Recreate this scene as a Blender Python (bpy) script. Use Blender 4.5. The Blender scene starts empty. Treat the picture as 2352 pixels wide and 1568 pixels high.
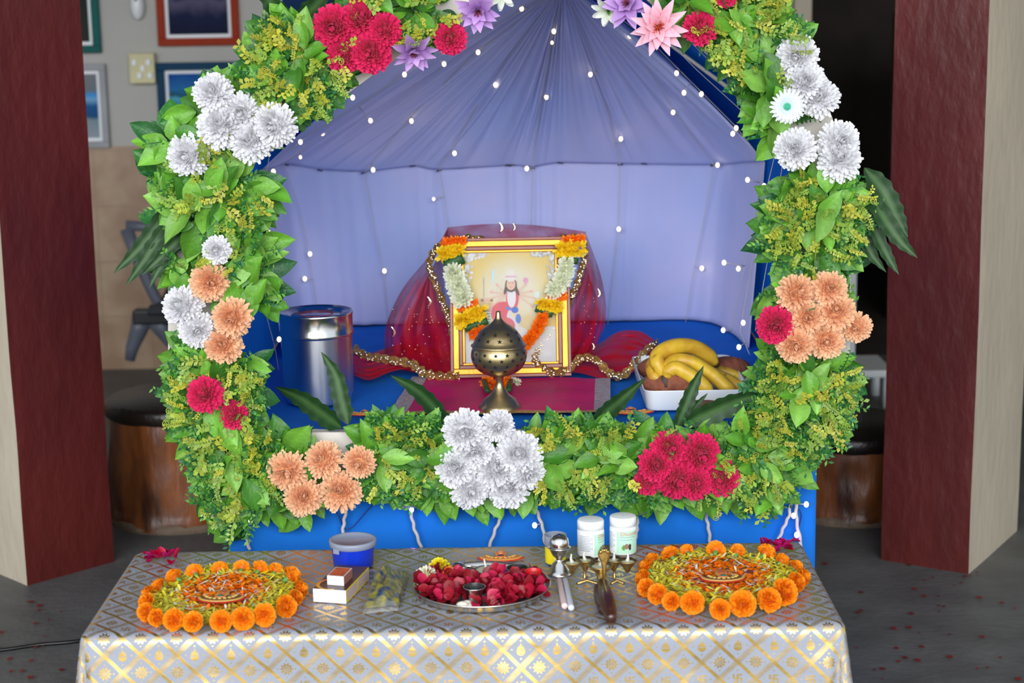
import bpy, math, random
from mathutils import Vector, Matrix, noise

random.seed(11)
C = bpy.context.scene.collection
SC = bpy.context.scene
PI = math.pi
cos, sin = math.cos, math.sin

# ------------------------------------------------------------ camera
FPX = 4000.0
PITCH, ROLL = math.radians(11.2), math.radians(0.92)
CAM = Vector((0, 0, 1.6))
FW = Vector((0, cos(PITCH), -sin(PITCH)))
R0, U0 = Vector((1, 0, 0)), Vector((0, sin(PITCH), cos(PITCH)))
RT = R0 * cos(ROLL) - U0 * sin(ROLL)
UP = U0 * cos(ROLL) + R0 * sin(ROLL)
cd = bpy.data.cameras.new('camera')
cam = bpy.data.objects.new('camera', cd)
C.objects.link(cam)
cd.sensor_width = 36.0
cd.lens = 36.0 * FPX / 2352
cam.matrix_world = Matrix(((RT.x, UP.x, -FW.x, CAM.x), (RT.y, UP.y, -FW.y, CAM.y), (RT.z, UP.z, -FW.z, CAM.z), (0, 0, 0, 1)))
cd.dof.use_dof = True
cd.dof.focus_distance = 3.80
cd.dof.aperture_fstop = 3.6
SC.camera = cam

# ------------------------------------------------------------ light and exposure
SC.view_settings.view_transform = 'Standard'
SC.view_settings.look = 'None'
SC.view_settings.gamma = 1
SC.view_settings.use_curve_mapping = False
SC.view_settings.exposure = 0.0
w = bpy.data.worlds.new('overcast_sky')
SC.world = w
w.use_nodes = True
bg = w.node_tree.nodes['Background']
bg.inputs[0].default_value = (0.86, 0.93, 1.0, 1)
bg.inputs[1].default_value = 1.0


def area_light(name, loc, target, sx, sy, power, col):
    l = bpy.data.lights.new(name, 'AREA')
    l.shape = 'RECTANGLE'
    l.size, l.size_y, l.energy, l.color = sx, sy, power, col
    o = bpy.data.objects.new(name, l)
    C.objects.link(o)
    o.location = loc
    o.rotation_euler = (Vector(target) - Vector(loc)).to_track_quat('-Z', 'Y').to_euler()
    return o


# the bright sky seen from under the porch roof
area_light('sky_opening', (-0.6, -5.0, 3.5), (0, 4.6, 0.8), 10.0, 3.4, 1180, (0.94, 0.97, 1.0))


# ------------------------------------------------------------ pixel -> place
def ray(px, py):
    return FW + RT * ((px - 1176) / FPX) + UP * ((784 - py) / FPX)


def P(px, py, Y):
    d = ray(px, py)
    return CAM + d * (Y / d.y)


def G(px, py, z):
    d = ray(px, py)
    return CAM + d * ((z - CAM.z) / d.z)


def S(p):
    return (Vector(p) - CAM).dot(FW) / FPX


def rnd(a, b):
    return random.uniform(a, b)


def lin(r, g, b):
    f = lambda c: ((c / 255 + 0.055) / 1.055) ** 2.4 if c > 10 else c / 255 / 12.92
    return (f(r), f(g), f(b), 1.0)


# ------------------------------------------------------------ mesh builder
def spline(pts, n):
    """Catmull-Rom through pts (tuples or Vectors of any length), n samples."""
    pts = [tuple(p) for p in pts]
    k = len(pts)
    out = []
    for i in range(n):
        t = i / (n - 1) * (k - 1)
        j = min(int(t), k - 2)
        u = t - j
        a, b = pts[j], pts[j + 1]
        z = pts[j - 1] if j > 0 else tuple(2 * x - y for x, y in zip(a, b))
        c = pts[j + 2] if j + 2 < k else tuple(2 * y - x for x, y in zip(a, b))
        out.append(tuple(0.5 * (2 * q + (r - p) * u + (2 * p - 5 * q + 4 * r - s) * u * u + (3 * q - p - 3 * r + s) * u ** 3)
                         for p, q, r, s in zip(z, a, b, c)))
    return out


class MB:
    def __init__(s):
        s.v, s.f, s.m, s.c, s.uv = [], [], [], [], None
        s.flat = set()

    def add(s, vs, fs, mi=0, c=None, flat=False):
        b = len(s.v)
        s.v += [tuple(x) for x in vs]
        for f in fs:
            if flat:
                s.flat.add(len(s.f))
            s.f.append(tuple(i + b for i in f))
            s.m.append(mi)
        if c is None:
            c = (1, 1, 1)
        if isinstance(c, list):
            s.c += c
        else:
            s.c += [c] * len(vs)

    def box(s, c, size, mi=0, M=None, col=None):
        x, y, z = [q / 2 for q in size]
        vs = [Vector((a * x, b * y, d * z)) for a in (-1, 1) for b in (-1, 1) for d in (-1, 1)]
        M = M or Matrix()
        vs = [(M @ q) + Vector(c) for q in vs]
        s.add(vs, [(0, 1, 3, 2), (4, 6, 7, 5), (0, 4, 5, 1), (2, 3, 7, 6), (0, 2, 6, 4), (1, 5, 7, 3)], mi, col, True)

    def grid(s, rows, mi=0, col=None, closed=False):
        n = len(rows[0])
        vs = [p for r in rows for p in r]
        fs = []
        for i in range(len(rows) - 1):
            for j in range(n if closed else n - 1):
                k = (j + 1) % n
                fs.append((i * n + j, i * n + k, (i + 1) * n + k, (i + 1) * n + j))
        s.add(vs, fs, mi, col)

    def tube(s, pts, r, n=8, mi=0, col=None, flatten=1.0):
        pts = [Vector(p) for p in pts]
        rows = []
        prev = None
        for i, p in enumerate(pts):
            t = (pts[min(i + 1, len(pts) - 1)] - pts[max(i - 1, 0)])
            if t.length < 1e-9:
                t = Vector((0, 0, 1))
            t.normalize()
            if prev is None:
                a = t.cross(Vector((0, 1, 0.13)))
                if a.length < 1e-3:
                    a = t.cross(Vector((1, 0, 0)))
            else:
                a = prev - t * prev.dot(t)
            a.normalize()
            prev = a
            b = t.cross(a)
            rr = r[i] if isinstance(r, (list, tuple)) else r
            rows.append([p + a * rr * cos(2 * PI * k / n) + b * rr * flatten * sin(2 * PI * k / n) for k in range(n)])
        m = len(rows)
        vs = [q for row in rows for q in row] + [pts[0], pts[-1]]
        fs = []
        for i in range(m - 1):
            for j in range(n):
                k = (j + 1) % n
                fs.append((i * n + j, (i + 1) * n + j, (i + 1) * n + k, i * n + k))
        for j in range(n):
            k = (j + 1) % n
            fs.append((m * n, j, k))
            fs.append((m * n + 1, (m - 1) * n + k, (m - 1) * n + j))
        s.add(vs, fs, mi, col)

    def lathe(s, prof, c=(0, 0, 0), n=40, mi=0, M=None, sx=1, sy=1, col=None):
        M = M or Matrix()
        c = Vector(c)
        rows = [[(M @ Vector((r * sx * cos(2 * PI * k / n), r * sy * sin(2 * PI * k / n), z))) + c for k in range(n)] for r, z in prof]
        s.grid(rows, mi, col, True)

    def ell(s, c, r, n=12, m=8, mi=0, M=None, col=None):
        prof = [(max(1e-4, sin(PI * i / m)), -cos(PI * i / m)) for i in range(m + 1)]
        T = (M or Matrix()) @ Matrix.Diagonal((r[0], r[1], r[2], 1))
        s.lathe(prof, c, n, mi, T, col=col)

    def poly(s, pts, d, mi=0, col=None):
        """closed outline pts extruded by vector d."""
        n = len(pts)
        d = Vector(d)
        pts = [Vector(p) for p in pts]
        s.add(pts + [p + d for p in pts], [tuple(range(n)), tuple(range(2 * n - 1, n - 1, -1))] +
              [(i, i + n, (i + 1) % n + n, (i + 1) % n) for i in range(n)], mi, col, True)

    def build(s, name, mats, parent=None, origin=None, bevel=0, solid=0, sub=0):
        if not isinstance(mats, (list, tuple)):
            mats = [mats]
        vs = s.v
        o = Vector((0, 0, 0))
        if parent is not None:
            o = parent_loc(parent)
            if origin is not None:
                o = Vector(origin)
        elif origin is not None:
            o = Vector(origin)
        vs = [(a - o.x, b - o.y, c - o.z) for a, b, c in vs]
        me = bpy.data.meshes.new(name)
        me.from_pydata(vs, [], s.f)
        for mt in mats:
            me.materials.append(mt)
        me.polygons.foreach_set('material_index', s.m)
        me.polygons.foreach_set('use_smooth', [i not in s.flat for i in range(len(s.f))])
        ca = me.color_attributes.new('Col', 'FLOAT_COLOR', 'POINT')
        flat = []
        for c in s.c:
            flat += [c[0], c[1], c[2], 1.0]
        ca.data.foreach_set('color', flat)
        if s.uv:
            ul = me.uv_layers.new(name='UVMap')
            uvs = []
            for lp in me.loops:
                uvs += s.uv[lp.vertex_index]
            ul.data.foreach_set('uv', uvs)
        me.update()
        ob = bpy.data.objects.new(name, me)
        C.objects.link(ob)
        if parent is not None:
            ob.parent = parent
            ob.location = o - parent_loc(parent)
        else:
            ob.location = o
        if bevel:
            b = ob.modifiers.new('b', 'BEVEL')
            b.width, b.segments, b.limit_method = bevel, 3, 'ANGLE'
        if solid:
            b = ob.modifiers.new('s', 'SOLIDIFY')
            b.thickness = solid
            b.offset = 0
        if sub:
            b = ob.modifiers.new('u', 'SUBSURF')
            b.levels = b.render_levels = sub
        return ob


def parent_loc(o):
    p = Vector(o.location)
    while o.parent:
        o = o.parent
        p += Vector(o.location)
    return p


def tag(o, label, cat, group=None, kind=None):
    o['label'] = label
    o['category'] = cat
    if group:
        o['group'] = group
    if kind:
        o['kind'] = kind
    return o


def struct(o):
    o['kind'] = 'structure'
    return o


def thing(name, loc, label, cat, group=None, kind=None):
    o = bpy.data.objects.new(name, None)
    C.objects.link(o)
    o.location = loc
    o.empty_display_size = 0.05
    return tag(o, label, cat, group, kind)


def copy_tree(o):
    r = o.copy()
    C.objects.link(r)
    for ch in list(o.children):
        c = ch.copy()
        C.objects.link(c)
        c.parent = r
    return r


# ------------------------------------------------------------ materials
def mat(name, col, rough=0.6, metal=0.0, bump=0.0, bscale=60, var=0.0, vscale=12, col2=None, spec=0.5, attr=False, transl=0.0,
        emis=0.0, alpha=1.0, sheen=0.0, coat=0.0, stretch=None, transm=0.0, detail=4):
    m = bpy.data.materials.new(name)
    m.use_nodes = True
    nt = m.node_tree
    N, L = nt.nodes, nt.links
    b = N['Principled BSDF']
    out = N['Material Output']
    b.inputs['Roughness'].default_value = rough
    b.inputs['Metallic'].default_value = metal
    b.inputs['Specular IOR Level'].default_value = spec
    b.inputs['Sheen Weight'].default_value = sheen
    b.inputs['Coat Weight'].default_value = coat
    b.inputs['Transmission Weight'].default_value = transm
    b.inputs['Alpha'].default_value = alpha
    col = tuple(col)[:3] + (1.0,)
    tc = N.new('ShaderNodeTexCoord')
    src = tc.outputs['Object']
    if stretch:
        mp = N.new('ShaderNodeMapping')
        mp.inputs['Scale'].default_value = stretch
        L.new(src, mp.inputs[0])
        src = mp.outputs[0]
    c2 = tuple(col2)[:3] + (1.0,) if col2 else tuple(x * (1 - var) for x in col[:3]) + (1.0,)
    nz = N.new('ShaderNodeTexNoise')
    nz.inputs['Scale'].default_value = vscale
    nz.inputs['Detail'].default_value = detail
    L.new(src, nz.inputs['Vector'])
    rp = N.new('ShaderNodeValToRGB')
    rp.color_ramp.elements[0].position = 0.35
    rp.color_ramp.elements[1].position = 0.68
    rp.color_ramp.elements[0].color = c2
    rp.color_ramp.elements[1].color = col
    L.new(nz.outputs['Fac'], rp.inputs[0])
    cs = rp.outputs[0]
    if attr:
        at = N.new('ShaderNodeAttribute')
        at.attribute_name = 'Col'
        mx = N.new('ShaderNodeMix')
        mx.data_type = 'RGBA'
        mx.blend_type = 'MULTIPLY'
        mx.inputs[0].default_value = 1.0
        L.new(cs, mx.inputs[6])
        L.new(at.outputs['Color'], mx.inputs[7])
        cs = mx.outputs[2]
    L.new(cs, b.inputs['Base Color'])
    if emis:
        L.new(cs, b.inputs['Emission Color'])
        b.inputs['Emission Strength'].default_value = emis
    if bump:
        n2 = N.new('ShaderNodeTexNoise')
        n2.inputs['Scale'].default_value = bscale
        n2.inputs['Detail'].default_value = 5
        L.new(src, n2.inputs['Vector'])
        bp = N.new('ShaderNodeBump')
        bp.inputs['Strength'].default_value = bump
        bp.inputs['Distance'].default_value = 0.01
        L.new(n2.outputs['Fac'], bp.inputs['Height'])
        L.new(bp.outputs[0], b.inputs['Normal'])
    if transl:
        tr = N.new('ShaderNodeBsdfTranslucent')
        L.new(cs, tr.inputs[0])
        ms = N.new('ShaderNodeMixShader')
        ms.inputs[0].default_value = transl
        L.new(b.outputs[0], ms.inputs[1])
        L.new(tr.outputs[0], ms.inputs[2])
        L.new(ms.outputs[0], out.inputs[0])
    return m


def net_mat(name, col, fac):
    m = bpy.data.materials.new(name)
    m.use_nodes = True
    nt = m.node_tree
    N, L = nt.nodes, nt.links
    b = N['Principled BSDF']
    b.inputs['Base Color'].default_value = tuple(col[:3]) + (1,)
    b.inputs['Roughness'].default_value = 0.45
    b.inputs['Specular IOR Level'].default_value = 0.15
    tp = N.new('ShaderNodeBsdfTransparent')
    tc = N.new('ShaderNodeTexCoord')
    nz = N.new('ShaderNodeTexNoise')
    nz.inputs['Scale'].default_value = 14
    mr = N.new('ShaderNodeMapRange')
    mr.inputs[3].default_value = fac - 0.18
    mr.inputs[4].default_value = fac + 0.18
    mr.inputs[1].default_value = 0.3
    mr.inputs[2].default_value = 0.7
    L.new(tc.outputs['Object'], nz.inputs['Vector'])
    L.new(nz.outputs['Fac'], mr.inputs[0])
    ms = N.new('ShaderNodeMixShader')
    L.new(mr.outputs[0], ms.inputs[0])
    L.new(tp.outputs[0], ms.inputs[1])
    L.new(b.outputs[0], ms.inputs[2])
    L.new(ms.outputs[0], N['Material Output'].inputs[0])
    return m


# ------------------------------------------------------------ node expression helper (brocade cloth)
class X:
    nt = None

    def __init__(s, sock):
        s.s = sock

    @staticmethod
    def op(kind, *a):
        n = X.nt.nodes.new('ShaderNodeMath')
        n.operation = kind
        for i, q in enumerate(a):
            if isinstance(q, X):
                X.nt.links.new(q.s, n.inputs[i])
            else:
                n.inputs[i].default_value = q
        return X(n.outputs[0])

    def __add__(s, o): return X.op('ADD', s, o)
    def __radd__(s, o): return X.op('ADD', s, o)
    def __sub__(s, o): return X.op('SUBTRACT', s, o)
    def __rsub__(s, o): return X.op('SUBTRACT', o, s)
    def __mul__(s, o): return X.op('MULTIPLY', s, o)
    def __rmul__(s, o): return X.op('MULTIPLY', s, o)
    def __lt__(s, o): return X.op('LESS_THAN', s, o)
    def __gt__(s, o): return X.op('GREATER_THAN', s, o)
    def __or__(s, o): return X.op('MAXIMUM', s, o)
    def abs(s): return X.op('ABSOLUTE', s)


def brocade():
    m = bpy.data.materials.new('gold_brocade')
    m.use_nodes = True
    nt = X.nt = m.node_tree
    N, L = nt.nodes, nt.links
    b = N['Principled BSDF']
    uv = N.new('ShaderNodeUVMap')
    sp = N.new('ShaderNodeSeparateXYZ')
    L.new(uv.outputs[0], sp.inputs[0])
    d = 0.066
    x, y = X(sp.outputs[0]) * (1 / d), X(sp.outputs[1]) * (1 / d)
    u, v = x + y, x - y
    cu, cv = X.op('FLOOR', u), X.op('FLOOR', v)
    fu, fv = u - cu - 0.5, v - cv - 0.5
    a, bb = (fu + fv) * 0.5, (fu - fv) * 0.5
    eu, ev = 0.5 - fu.abs(), 0.5 - fv.abs()
    lines = (eu < 0.07) | (ev < 0.022) | ((ev - 0.055).abs() < 0.013) | ((ev - 0.10).abs() < 0.010)
    row = X.op('FLOORED_MODULO', cu - cv + 0.01, 4.0)
    r1 = (row - 1).abs() < 0.5
    r3 = (row - 3).abs() < 0.5
    ev_row = 1 - (r1 | r3)
    rho = X.op('SQRT', a * a + bb * bb)
    ang = X.op('ARCTAN2', bb, a)
    flower = (rho < (X.op('COSINE', ang * 10.0) * 0.035 + 0.155)) * (1 - ((rho - 0.085).abs() < 0.008)) * (1 - ((rho - 0.035).abs() < 0.008))
    t, w_, q = 0.022, 0.13, 0.0
    aa, ab = a.abs(), bb.abs()
    hookv = ((aa - 0.11).abs() < t) * (ab < w_) * ((a * bb) < 0.0)
    hookh = ((ab - 0.11).abs() < t) * (aa < w_) * ((a * bb) > 0.0)
    sw = ((aa < t) * (ab < w_)) | ((ab < t) * (aa < w_)) | hookv | hookh
    dd = X.op('SQRT', (aa - 0.06) * (aa - 0.06) + (ab - 0.06) * (ab - 0.06))
    sw = sw | (dd < 0.016)
    k1 = X.op('SQRT', a * a + (bb + 0.045) * (bb + 0.045))
    kal = (k1 < 0.12) * (1 - ((bb + 0.03).abs() < 0.008))
    cone = (aa < (0.19 - bb) * 0.45) * (bb > 0.095)
    kal = kal | cone * (bb < 0.19) | ((aa < 0.09) * ((bb - 0.075).abs() < 0.010))
    c1 = X.op('SQRT', (aa - 0.25) * (aa - 0.25) + bb * bb) < 0.022
    c2 = X.op('SQRT', (ab - 0.25) * (ab - 0.25) + a * a) < 0.022
    mask = lines | (flower * ev_row) | (sw * r1) | (kal * r3) | c1 | c2
    mk = N.new('ShaderNodeMix')
    mk.data_type = 'RGBA'
    mk.inputs[6].default_value = (0.27, 0.29, 0.345, 1)
    mk.inputs[7].default_value = (0.80, 0.54, 0.17, 1)
    L.new(mask.s, mk.inputs[0])
    L.new(mk.outputs[2], b.inputs['Base Color'])
    me = mask * 0.95
    L.new(me.s, b.inputs['Metallic'])
    ro = 0.62 - mask * 0.30
    L.new(ro.s, b.inputs['Roughness'])
    wv = N.new('ShaderNodeTexNoise')
    wv.inputs['Scale'].default_value = 45
    L.new(uv.outputs[0], wv.inputs['Vector'])
    hgt = X(wv.outputs['Fac']) * 0.6 + mask * 0.25
    bp = N.new('ShaderNodeBump')
    bp.inputs['Strength'].default_value = 0.35
    bp.inputs['Distance'].default_value = 0.004
    L.new(hgt.s, bp.inputs['Height'])
    L.new(bp.outputs[0], b.inputs['Normal'])
    return m


def scene_print(name, stops, scale=6, dist=0.12):
    """a painted seascape: horizontal colour bands with a wandering edge."""
    m = bpy.data.materials.new(name)
    m.use_nodes = True
    N, L = m.node_tree.nodes, m.node_tree.links
    b = N['Principled BSDF']
    b.inputs['Roughness'].default_value = 0.6
    b.inputs['Specular IOR Level'].default_value = 0.12
    tc = N.new('ShaderNodeTexCoord')
    sp = N.new('ShaderNodeSeparateXYZ')
    L.new(tc.outputs['Generated'], sp.inputs[0])
    nz = N.new('ShaderNodeTexNoise')
    nz.inputs['Scale'].default_value = scale
    L.new(tc.outputs['Generated'], nz.inputs['Vector'])
    m1 = N.new('ShaderNodeMath')
    m1.operation = 'MULTIPLY_ADD'
    m1.inputs[1].default_value = dist
    L.new(nz.outputs['Fac'], m1.inputs[0])
    L.new(sp.outputs[2], m1.inputs[2])
    m2 = N.new('ShaderNodeMath')
    m2.operation = 'SUBTRACT'
    m2.inputs[1].default_value = dist / 2
    L.new(m1.outputs[0], m2.inputs[0])
    rp = N.new('ShaderNodeValToRGB')
    e = rp.color_ramp.elements
    while len(e) < len(stops):
        e.new(0.5)
    for i, (p, c) in enumerate(stops):
        e[i].position = p
        e[i].color = lin(*c)
    L.new(m2.outputs[0], rp.inputs[0])
    L.new(rp.outputs[0], b.inputs['Base Color'])
    return m


def tile_mat():
    m = bpy.data.materials.new('beige_tiles')
    m.use_nodes = True
    nt = X.nt = m.node_tree
    N, L = nt.nodes, nt.links
    b = N['Principled BSDF']
    tc = N.new('ShaderNodeTexCoord')
    sp = N.new('ShaderNodeSeparateXYZ')
    L.new(tc.outputs['Object'], sp.inputs[0])
    fx = X.op('FRACT', X(sp.outputs[0]) * (1 / 0.215) + 0.42)
    fz = X.op('FRACT', X(sp.outputs[2]) * (1 / 0.245) + 50.04)
    g = (fx < 0.02) | (fz < 0.02)
    nz = N.new('ShaderNodeTexNoise')
    nz.inputs['Scale'].default_value = 7
    L.new(tc.outputs['Object'], nz.inputs['Vector'])
    rp = N.new('ShaderNodeValToRGB')
    rp.color_ramp.elements[0].position = 0.38
    rp.color_ramp.elements[1].position = 0.65
    rp.color_ramp.elements[0].color = lin(152, 120, 92)
    rp.color_ramp.elements[1].color = lin(176, 148, 120)
    L.new(nz.outputs['Fac'], rp.inputs[0])
    mx = N.new('ShaderNodeMix')
    mx.data_type = 'RGBA'
    mx.inputs[7].default_value = lin(148, 120, 96)
    L.new(g.s, mx.inputs[0])
    L.new(rp.outputs[0], mx.inputs[6])
    L.new(mx.outputs[2], b.inputs['Base Color'])
    b.inputs['Roughness'].default_value = 0.35
    return m


M = {}
M['floor'] = mat('cement_floor', lin(104, 104, 102), 0.55, bump=0.25, bscale=40, var=0.35, vscale=5, stretch=(1, 1, 1))
M['plaster'] = mat('white_plaster', lin(186, 184, 178), 0.8, bump=0.15, bscale=50, var=0.06, vscale=3)
M['ceil'] = mat('ceiling_plaster', lin(120, 112, 100), 0.9, bump=0.1, var=0.1)
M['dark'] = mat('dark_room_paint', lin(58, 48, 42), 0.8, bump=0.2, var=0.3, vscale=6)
M['carved'] = mat('carved_dark_wood', lin(96, 80, 72), 0.5, bump=1.0, bscale=45, var=0.4, vscale=18)
M['red'] = mat('oxide_red_paint', lin(94, 31, 24), 0.45, bump=0.5, bscale=26, col2=lin(78, 24, 20), vscale=4, stretch=(1, 1, 0.45))
M['cream'] = mat('cream_paint', lin(190, 178, 158), 0.7, bump=0.35, bscale=30, var=0.14, vscale=5, stretch=(1, 1, 0.5))
M['tile'] = tile_mat()
M['blue'] = mat('royal_blue_cloth', lin(24, 112, 208), 0.85, bump=0.12, bscale=25, var=0.12, vscale=6, spec=0.15)
M['blue2'] = mat('thin_blue_cloth', lin(20, 110, 216), 0.85, bump=0.1, bscale=25, var=0.1, vscale=6, spec=0.1, transl=0.45)
M['lav'] = mat('lavender_net_cloth', lin(206, 202, 236), 0.85, bump=0.1, bscale=30, vscale=2.2, sheen=0.2, col2=lin(178, 190, 236))
M['board'] = mat('foam_board', lin(214, 206, 196), 0.8, bump=0.2, var=0.12, vscale=9)
M['leaf'] = mat('artificial_leaf', (1, 1, 1), 0.42, bump=0.25, bscale=120, attr=True, transl=0.22, var=0.12, vscale=40)
M['fine'] = mat('fine_leaf', (1, 1, 1), 0.5, attr=True, transl=0.2)
M['longleaf'] = mat('real_long_leaf', (1, 1, 1), 0.5, spec=0.3, bump=0.05, bscale=80, attr=True, var=0.2, vscale=25)
M['petal'] = mat('cloth_petal', (1, 1, 1), 0.7, attr=True, transl=0.28, sheen=0.1)
M['fresh'] = mat('fresh_petal', (1, 1, 1), 0.5, attr=True, transl=0.3)
M['green'] = mat('calyx_green', lin(90, 140, 60), 0.5, var=0.2)
M['steel'] = mat('polished_steel', (0.74, 0.74, 0.74), 0.2, 1.0, bump=0.02, bscale=6)
M['steel2'] = mat('brushed_steel', (0.62, 0.61, 0.6), 0.25, 1.0)
M['dsteel'] = mat('dark_steel', (0.03, 0.03, 0.03), 0.2, 0.5)
M['brass'] = mat('aged_brass', (0.56, 0.43, 0.22), 0.33, 0.95, bump=0.08, bscale=50, var=0.25, vscale=14)
M['brass2'] = mat('cast_brass', (0.55, 0.38, 0.13), 0.32, 0.95, bump=0.15, bscale=120, var=0.3, vscale=30)
M['black'] = mat('painted_hole_black', (0.006, 0.005, 0.004), 0.9)
M['gold'] = mat('gold_moulding', (0.60, 0.27, 0.04), 0.4, 0.9, bump=0.1, bscale=90, var=0.2)
M['brownwood'] = mat('frame_wood', lin(140, 52, 20), 0.35, var=0.3, vscale=30)
M['print'] = mat('picture_print', (0.62, 0.62, 0.62), 0.6, spec=0.15, attr=True)
M['trim'] = mat('sequin_trim', (0.80, 0.46, 0.14), 0.22, 0.95, bump=0.9, bscale=260, var=0.45, vscale=130)
M['sequin'] = mat('silver_sequin', (0.95, 0.85, 0.62), 0.12, 1.0)
M['net'] = net_mat('red_net', (0.36, 0.001, 0.008), 0.64)
M['net2'] = net_mat('red_net_gathered', (0.42, 0.003, 0.012), 0.86)
M['magenta'] = mat('magenta_satin', lin(206, 10, 104), 0.5, bump=0.3, bscale=9, var=0.25, vscale=5, spec=0.25)
M['silver'] = mat('silver_lace', lin(196, 186, 186), 0.4, 0.3, bump=1.0, bscale=160, var=0.3, vscale=90)
M['glace'] = mat('gold_lace', lin(206, 166, 100), 0.35, 0.5, bump=0.8, bscale=160, var=0.3, vscale=70)
M['wplastic'] = mat('white_plastic', lin(232, 236, 238), 0.35)
M['clearpl'] = mat('frosted_plastic', lin(150, 156, 172), 0.3, alpha=0.8)
M['bplastic'] = mat('blue_plastic', lin(14, 52, 190), 0.35)
M['yellow'] = mat('yellow_card', lin(236, 214, 30), 0.4)
M['banana'] = mat('banana_skin', lin(226, 190, 52), 0.45, attr=True, col2=lin(196, 150, 40), vscale=26, bump=0.05)
M['coco'] = mat('coconut_husk', lin(150, 84, 60), 0.8, bump=1.0, bscale=60, var=0.45, vscale=40, stretch=(1, 0.15, 1))
M['warm'] = mat('warm_led', (1.0, 0.82, 0.48), 0.3, emis=2.6)
M['violet'] = mat('violet_led', (0.30, 0.22, 1.0), 0.3, emis=8)
M['wire'] = mat('pale_wire', lin(190, 186, 190), 0.4)
M['clearwire'] = mat('clear_wire', lin(196, 192, 180), 0.4)
M['bluewire'] = mat('navy_wire', lin(14, 40, 120), 0.4)
M['bark'] = mat('carved_log', lin(150, 84, 38), 0.4, bump=1.2, bscale=9, col2=lin(58, 30, 16), vscale=7, stretch=(1.6, 1.6, 0.5), detail=8)
M['bark2'] = mat('log_rind', lin(120, 100, 80), 0.7, bump=1.0, bscale=22, var=0.4, vscale=12)
M['logtop'] = mat('dark_log_top', lin(34, 26, 22), 0.35, bump=0.3, var=0.3)
M['grey'] = mat('grey_powder_coat', lin(100, 106, 120), 0.4, bump=0.1, bscale=90)
M['dgrey'] = mat('dark_grey_steel', lin(62, 66, 76), 0.45, bump=0.6, bscale=220)
M['blk'] = mat('black_plastic', lin(22, 22, 24), 0.4)
M['wood'] = mat('dark_turned_wood', lin(66, 34, 24), 0.3, var=0.4, vscale=30, stretch=(1, 0.3, 1), coat=0.3)
M['tabwood'] = mat('table_wood', lin(120, 84, 54), 0.6, var=0.3)
M['cable'] = mat('black_cable', lin(14, 14, 16), 0.4)
M['chalk'] = mat('pink_chalk', lin(214, 190, 188), 0.8)
M['chalk2'] = mat('white_chalk', lin(196, 200, 212), 0.8)
M['ghee'] = mat('set_ghee', lin(186, 190, 160), 0.4, var=0.1)
M['cotton'] = mat('cotton_wick', lin(214, 210, 196), 0.8)
M['bag'] = None
M['mint'] = mat('mint_label', lin(178, 222, 196), 0.45)
M['ltext'] = mat('grey_print', lin(140, 148, 168), 0.5)
M['rtext'] = mat('orange_print', lin(214, 120, 96), 0.5)
M['redpl'] = mat('red_plastic', lin(196, 8, 18), 0.3)
M['attrflat'] = mat('painted_cutout', (1, 1, 1), 0.4, attr=True)
M['crimson'] = mat('crimson_petal', (1, 1, 1), 0.45, attr=True, transl=0.25)

# ============================================================ THE ROOM
def quad_obj(name, pts, m, thick=None):
    mb = MB()
    if thick:
        mb.poly(pts, thick)
    else:
        mb.add([Vector(p) for p in pts], [(0, 1, 2, 3)], 0, None, True)
    return mb.build(name, m)


YW = 7.6
mb = MB()
mb.box((0, 2.0, -0.05), (16, 16, 0.1))
struct(mb.build('floor', M['floor']))
zt = P(330, 335, YW).z
mb = MB()
xj = P(1818, 60, YW).x
mb.box((-2.2 + xj / 2 - 0.0, YW + 0.1, (zt + 3.2) / 2), (xj + 4.4, 0.2, 3.2 - zt))
struct(mb.build('wall_back', M['plaster']))
mb = MB()
mb.box((-2.2 + xj / 2, YW + 0.095, zt / 2), (xj + 4.4, 0.21, zt))
o = mb.build('trim_1', M['tile'], origin=(0, YW, 0))
struct(o)
# jamb of the dark doorway
mb = MB()
mb.box((xj + 0.03, YW + 0.05, 1.6), (0.07, 0.34, 3.2))
struct(mb.build('door_1', M['cream']))
mb = MB()
mb.box((3.9, YW + 0.1, 1.6), (1.2, 0.2, 3.2))
struct(mb.build('wall_right', M['plaster']))
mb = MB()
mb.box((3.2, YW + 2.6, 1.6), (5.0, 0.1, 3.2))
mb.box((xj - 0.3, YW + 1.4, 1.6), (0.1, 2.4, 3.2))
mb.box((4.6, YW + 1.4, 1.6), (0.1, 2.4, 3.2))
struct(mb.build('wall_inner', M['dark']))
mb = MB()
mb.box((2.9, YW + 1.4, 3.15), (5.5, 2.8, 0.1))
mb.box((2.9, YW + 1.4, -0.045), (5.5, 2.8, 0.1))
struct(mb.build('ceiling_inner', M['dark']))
mb = MB()
mb.box((0, -4.0, 0.0), (16, 8.0, 0.012))  # unseen pale ground, added for fill light and reflections in the metal
struct(mb.build('ground', mat('pale_fill_concrete', lin(190, 186, 176), 0.8, var=0.12, vscale=2)))
mb = MB()
mb.box((0, 5.9, 3.0), (12, 7.4, 0.2))
struct(mb.build('ceiling', M['ceil']))
mb = MB()
mb.box((-4.4, 6.2, 1.5), (0.2, 3.4, 3.0))
struct(mb.build('wall_left', M['plaster']))
mb = MB()
mb.box((4.4, 6.2, 1.5), (0.2, 3.4, 3.0))
struct(mb.build('wall_side', M['cream']))

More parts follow.
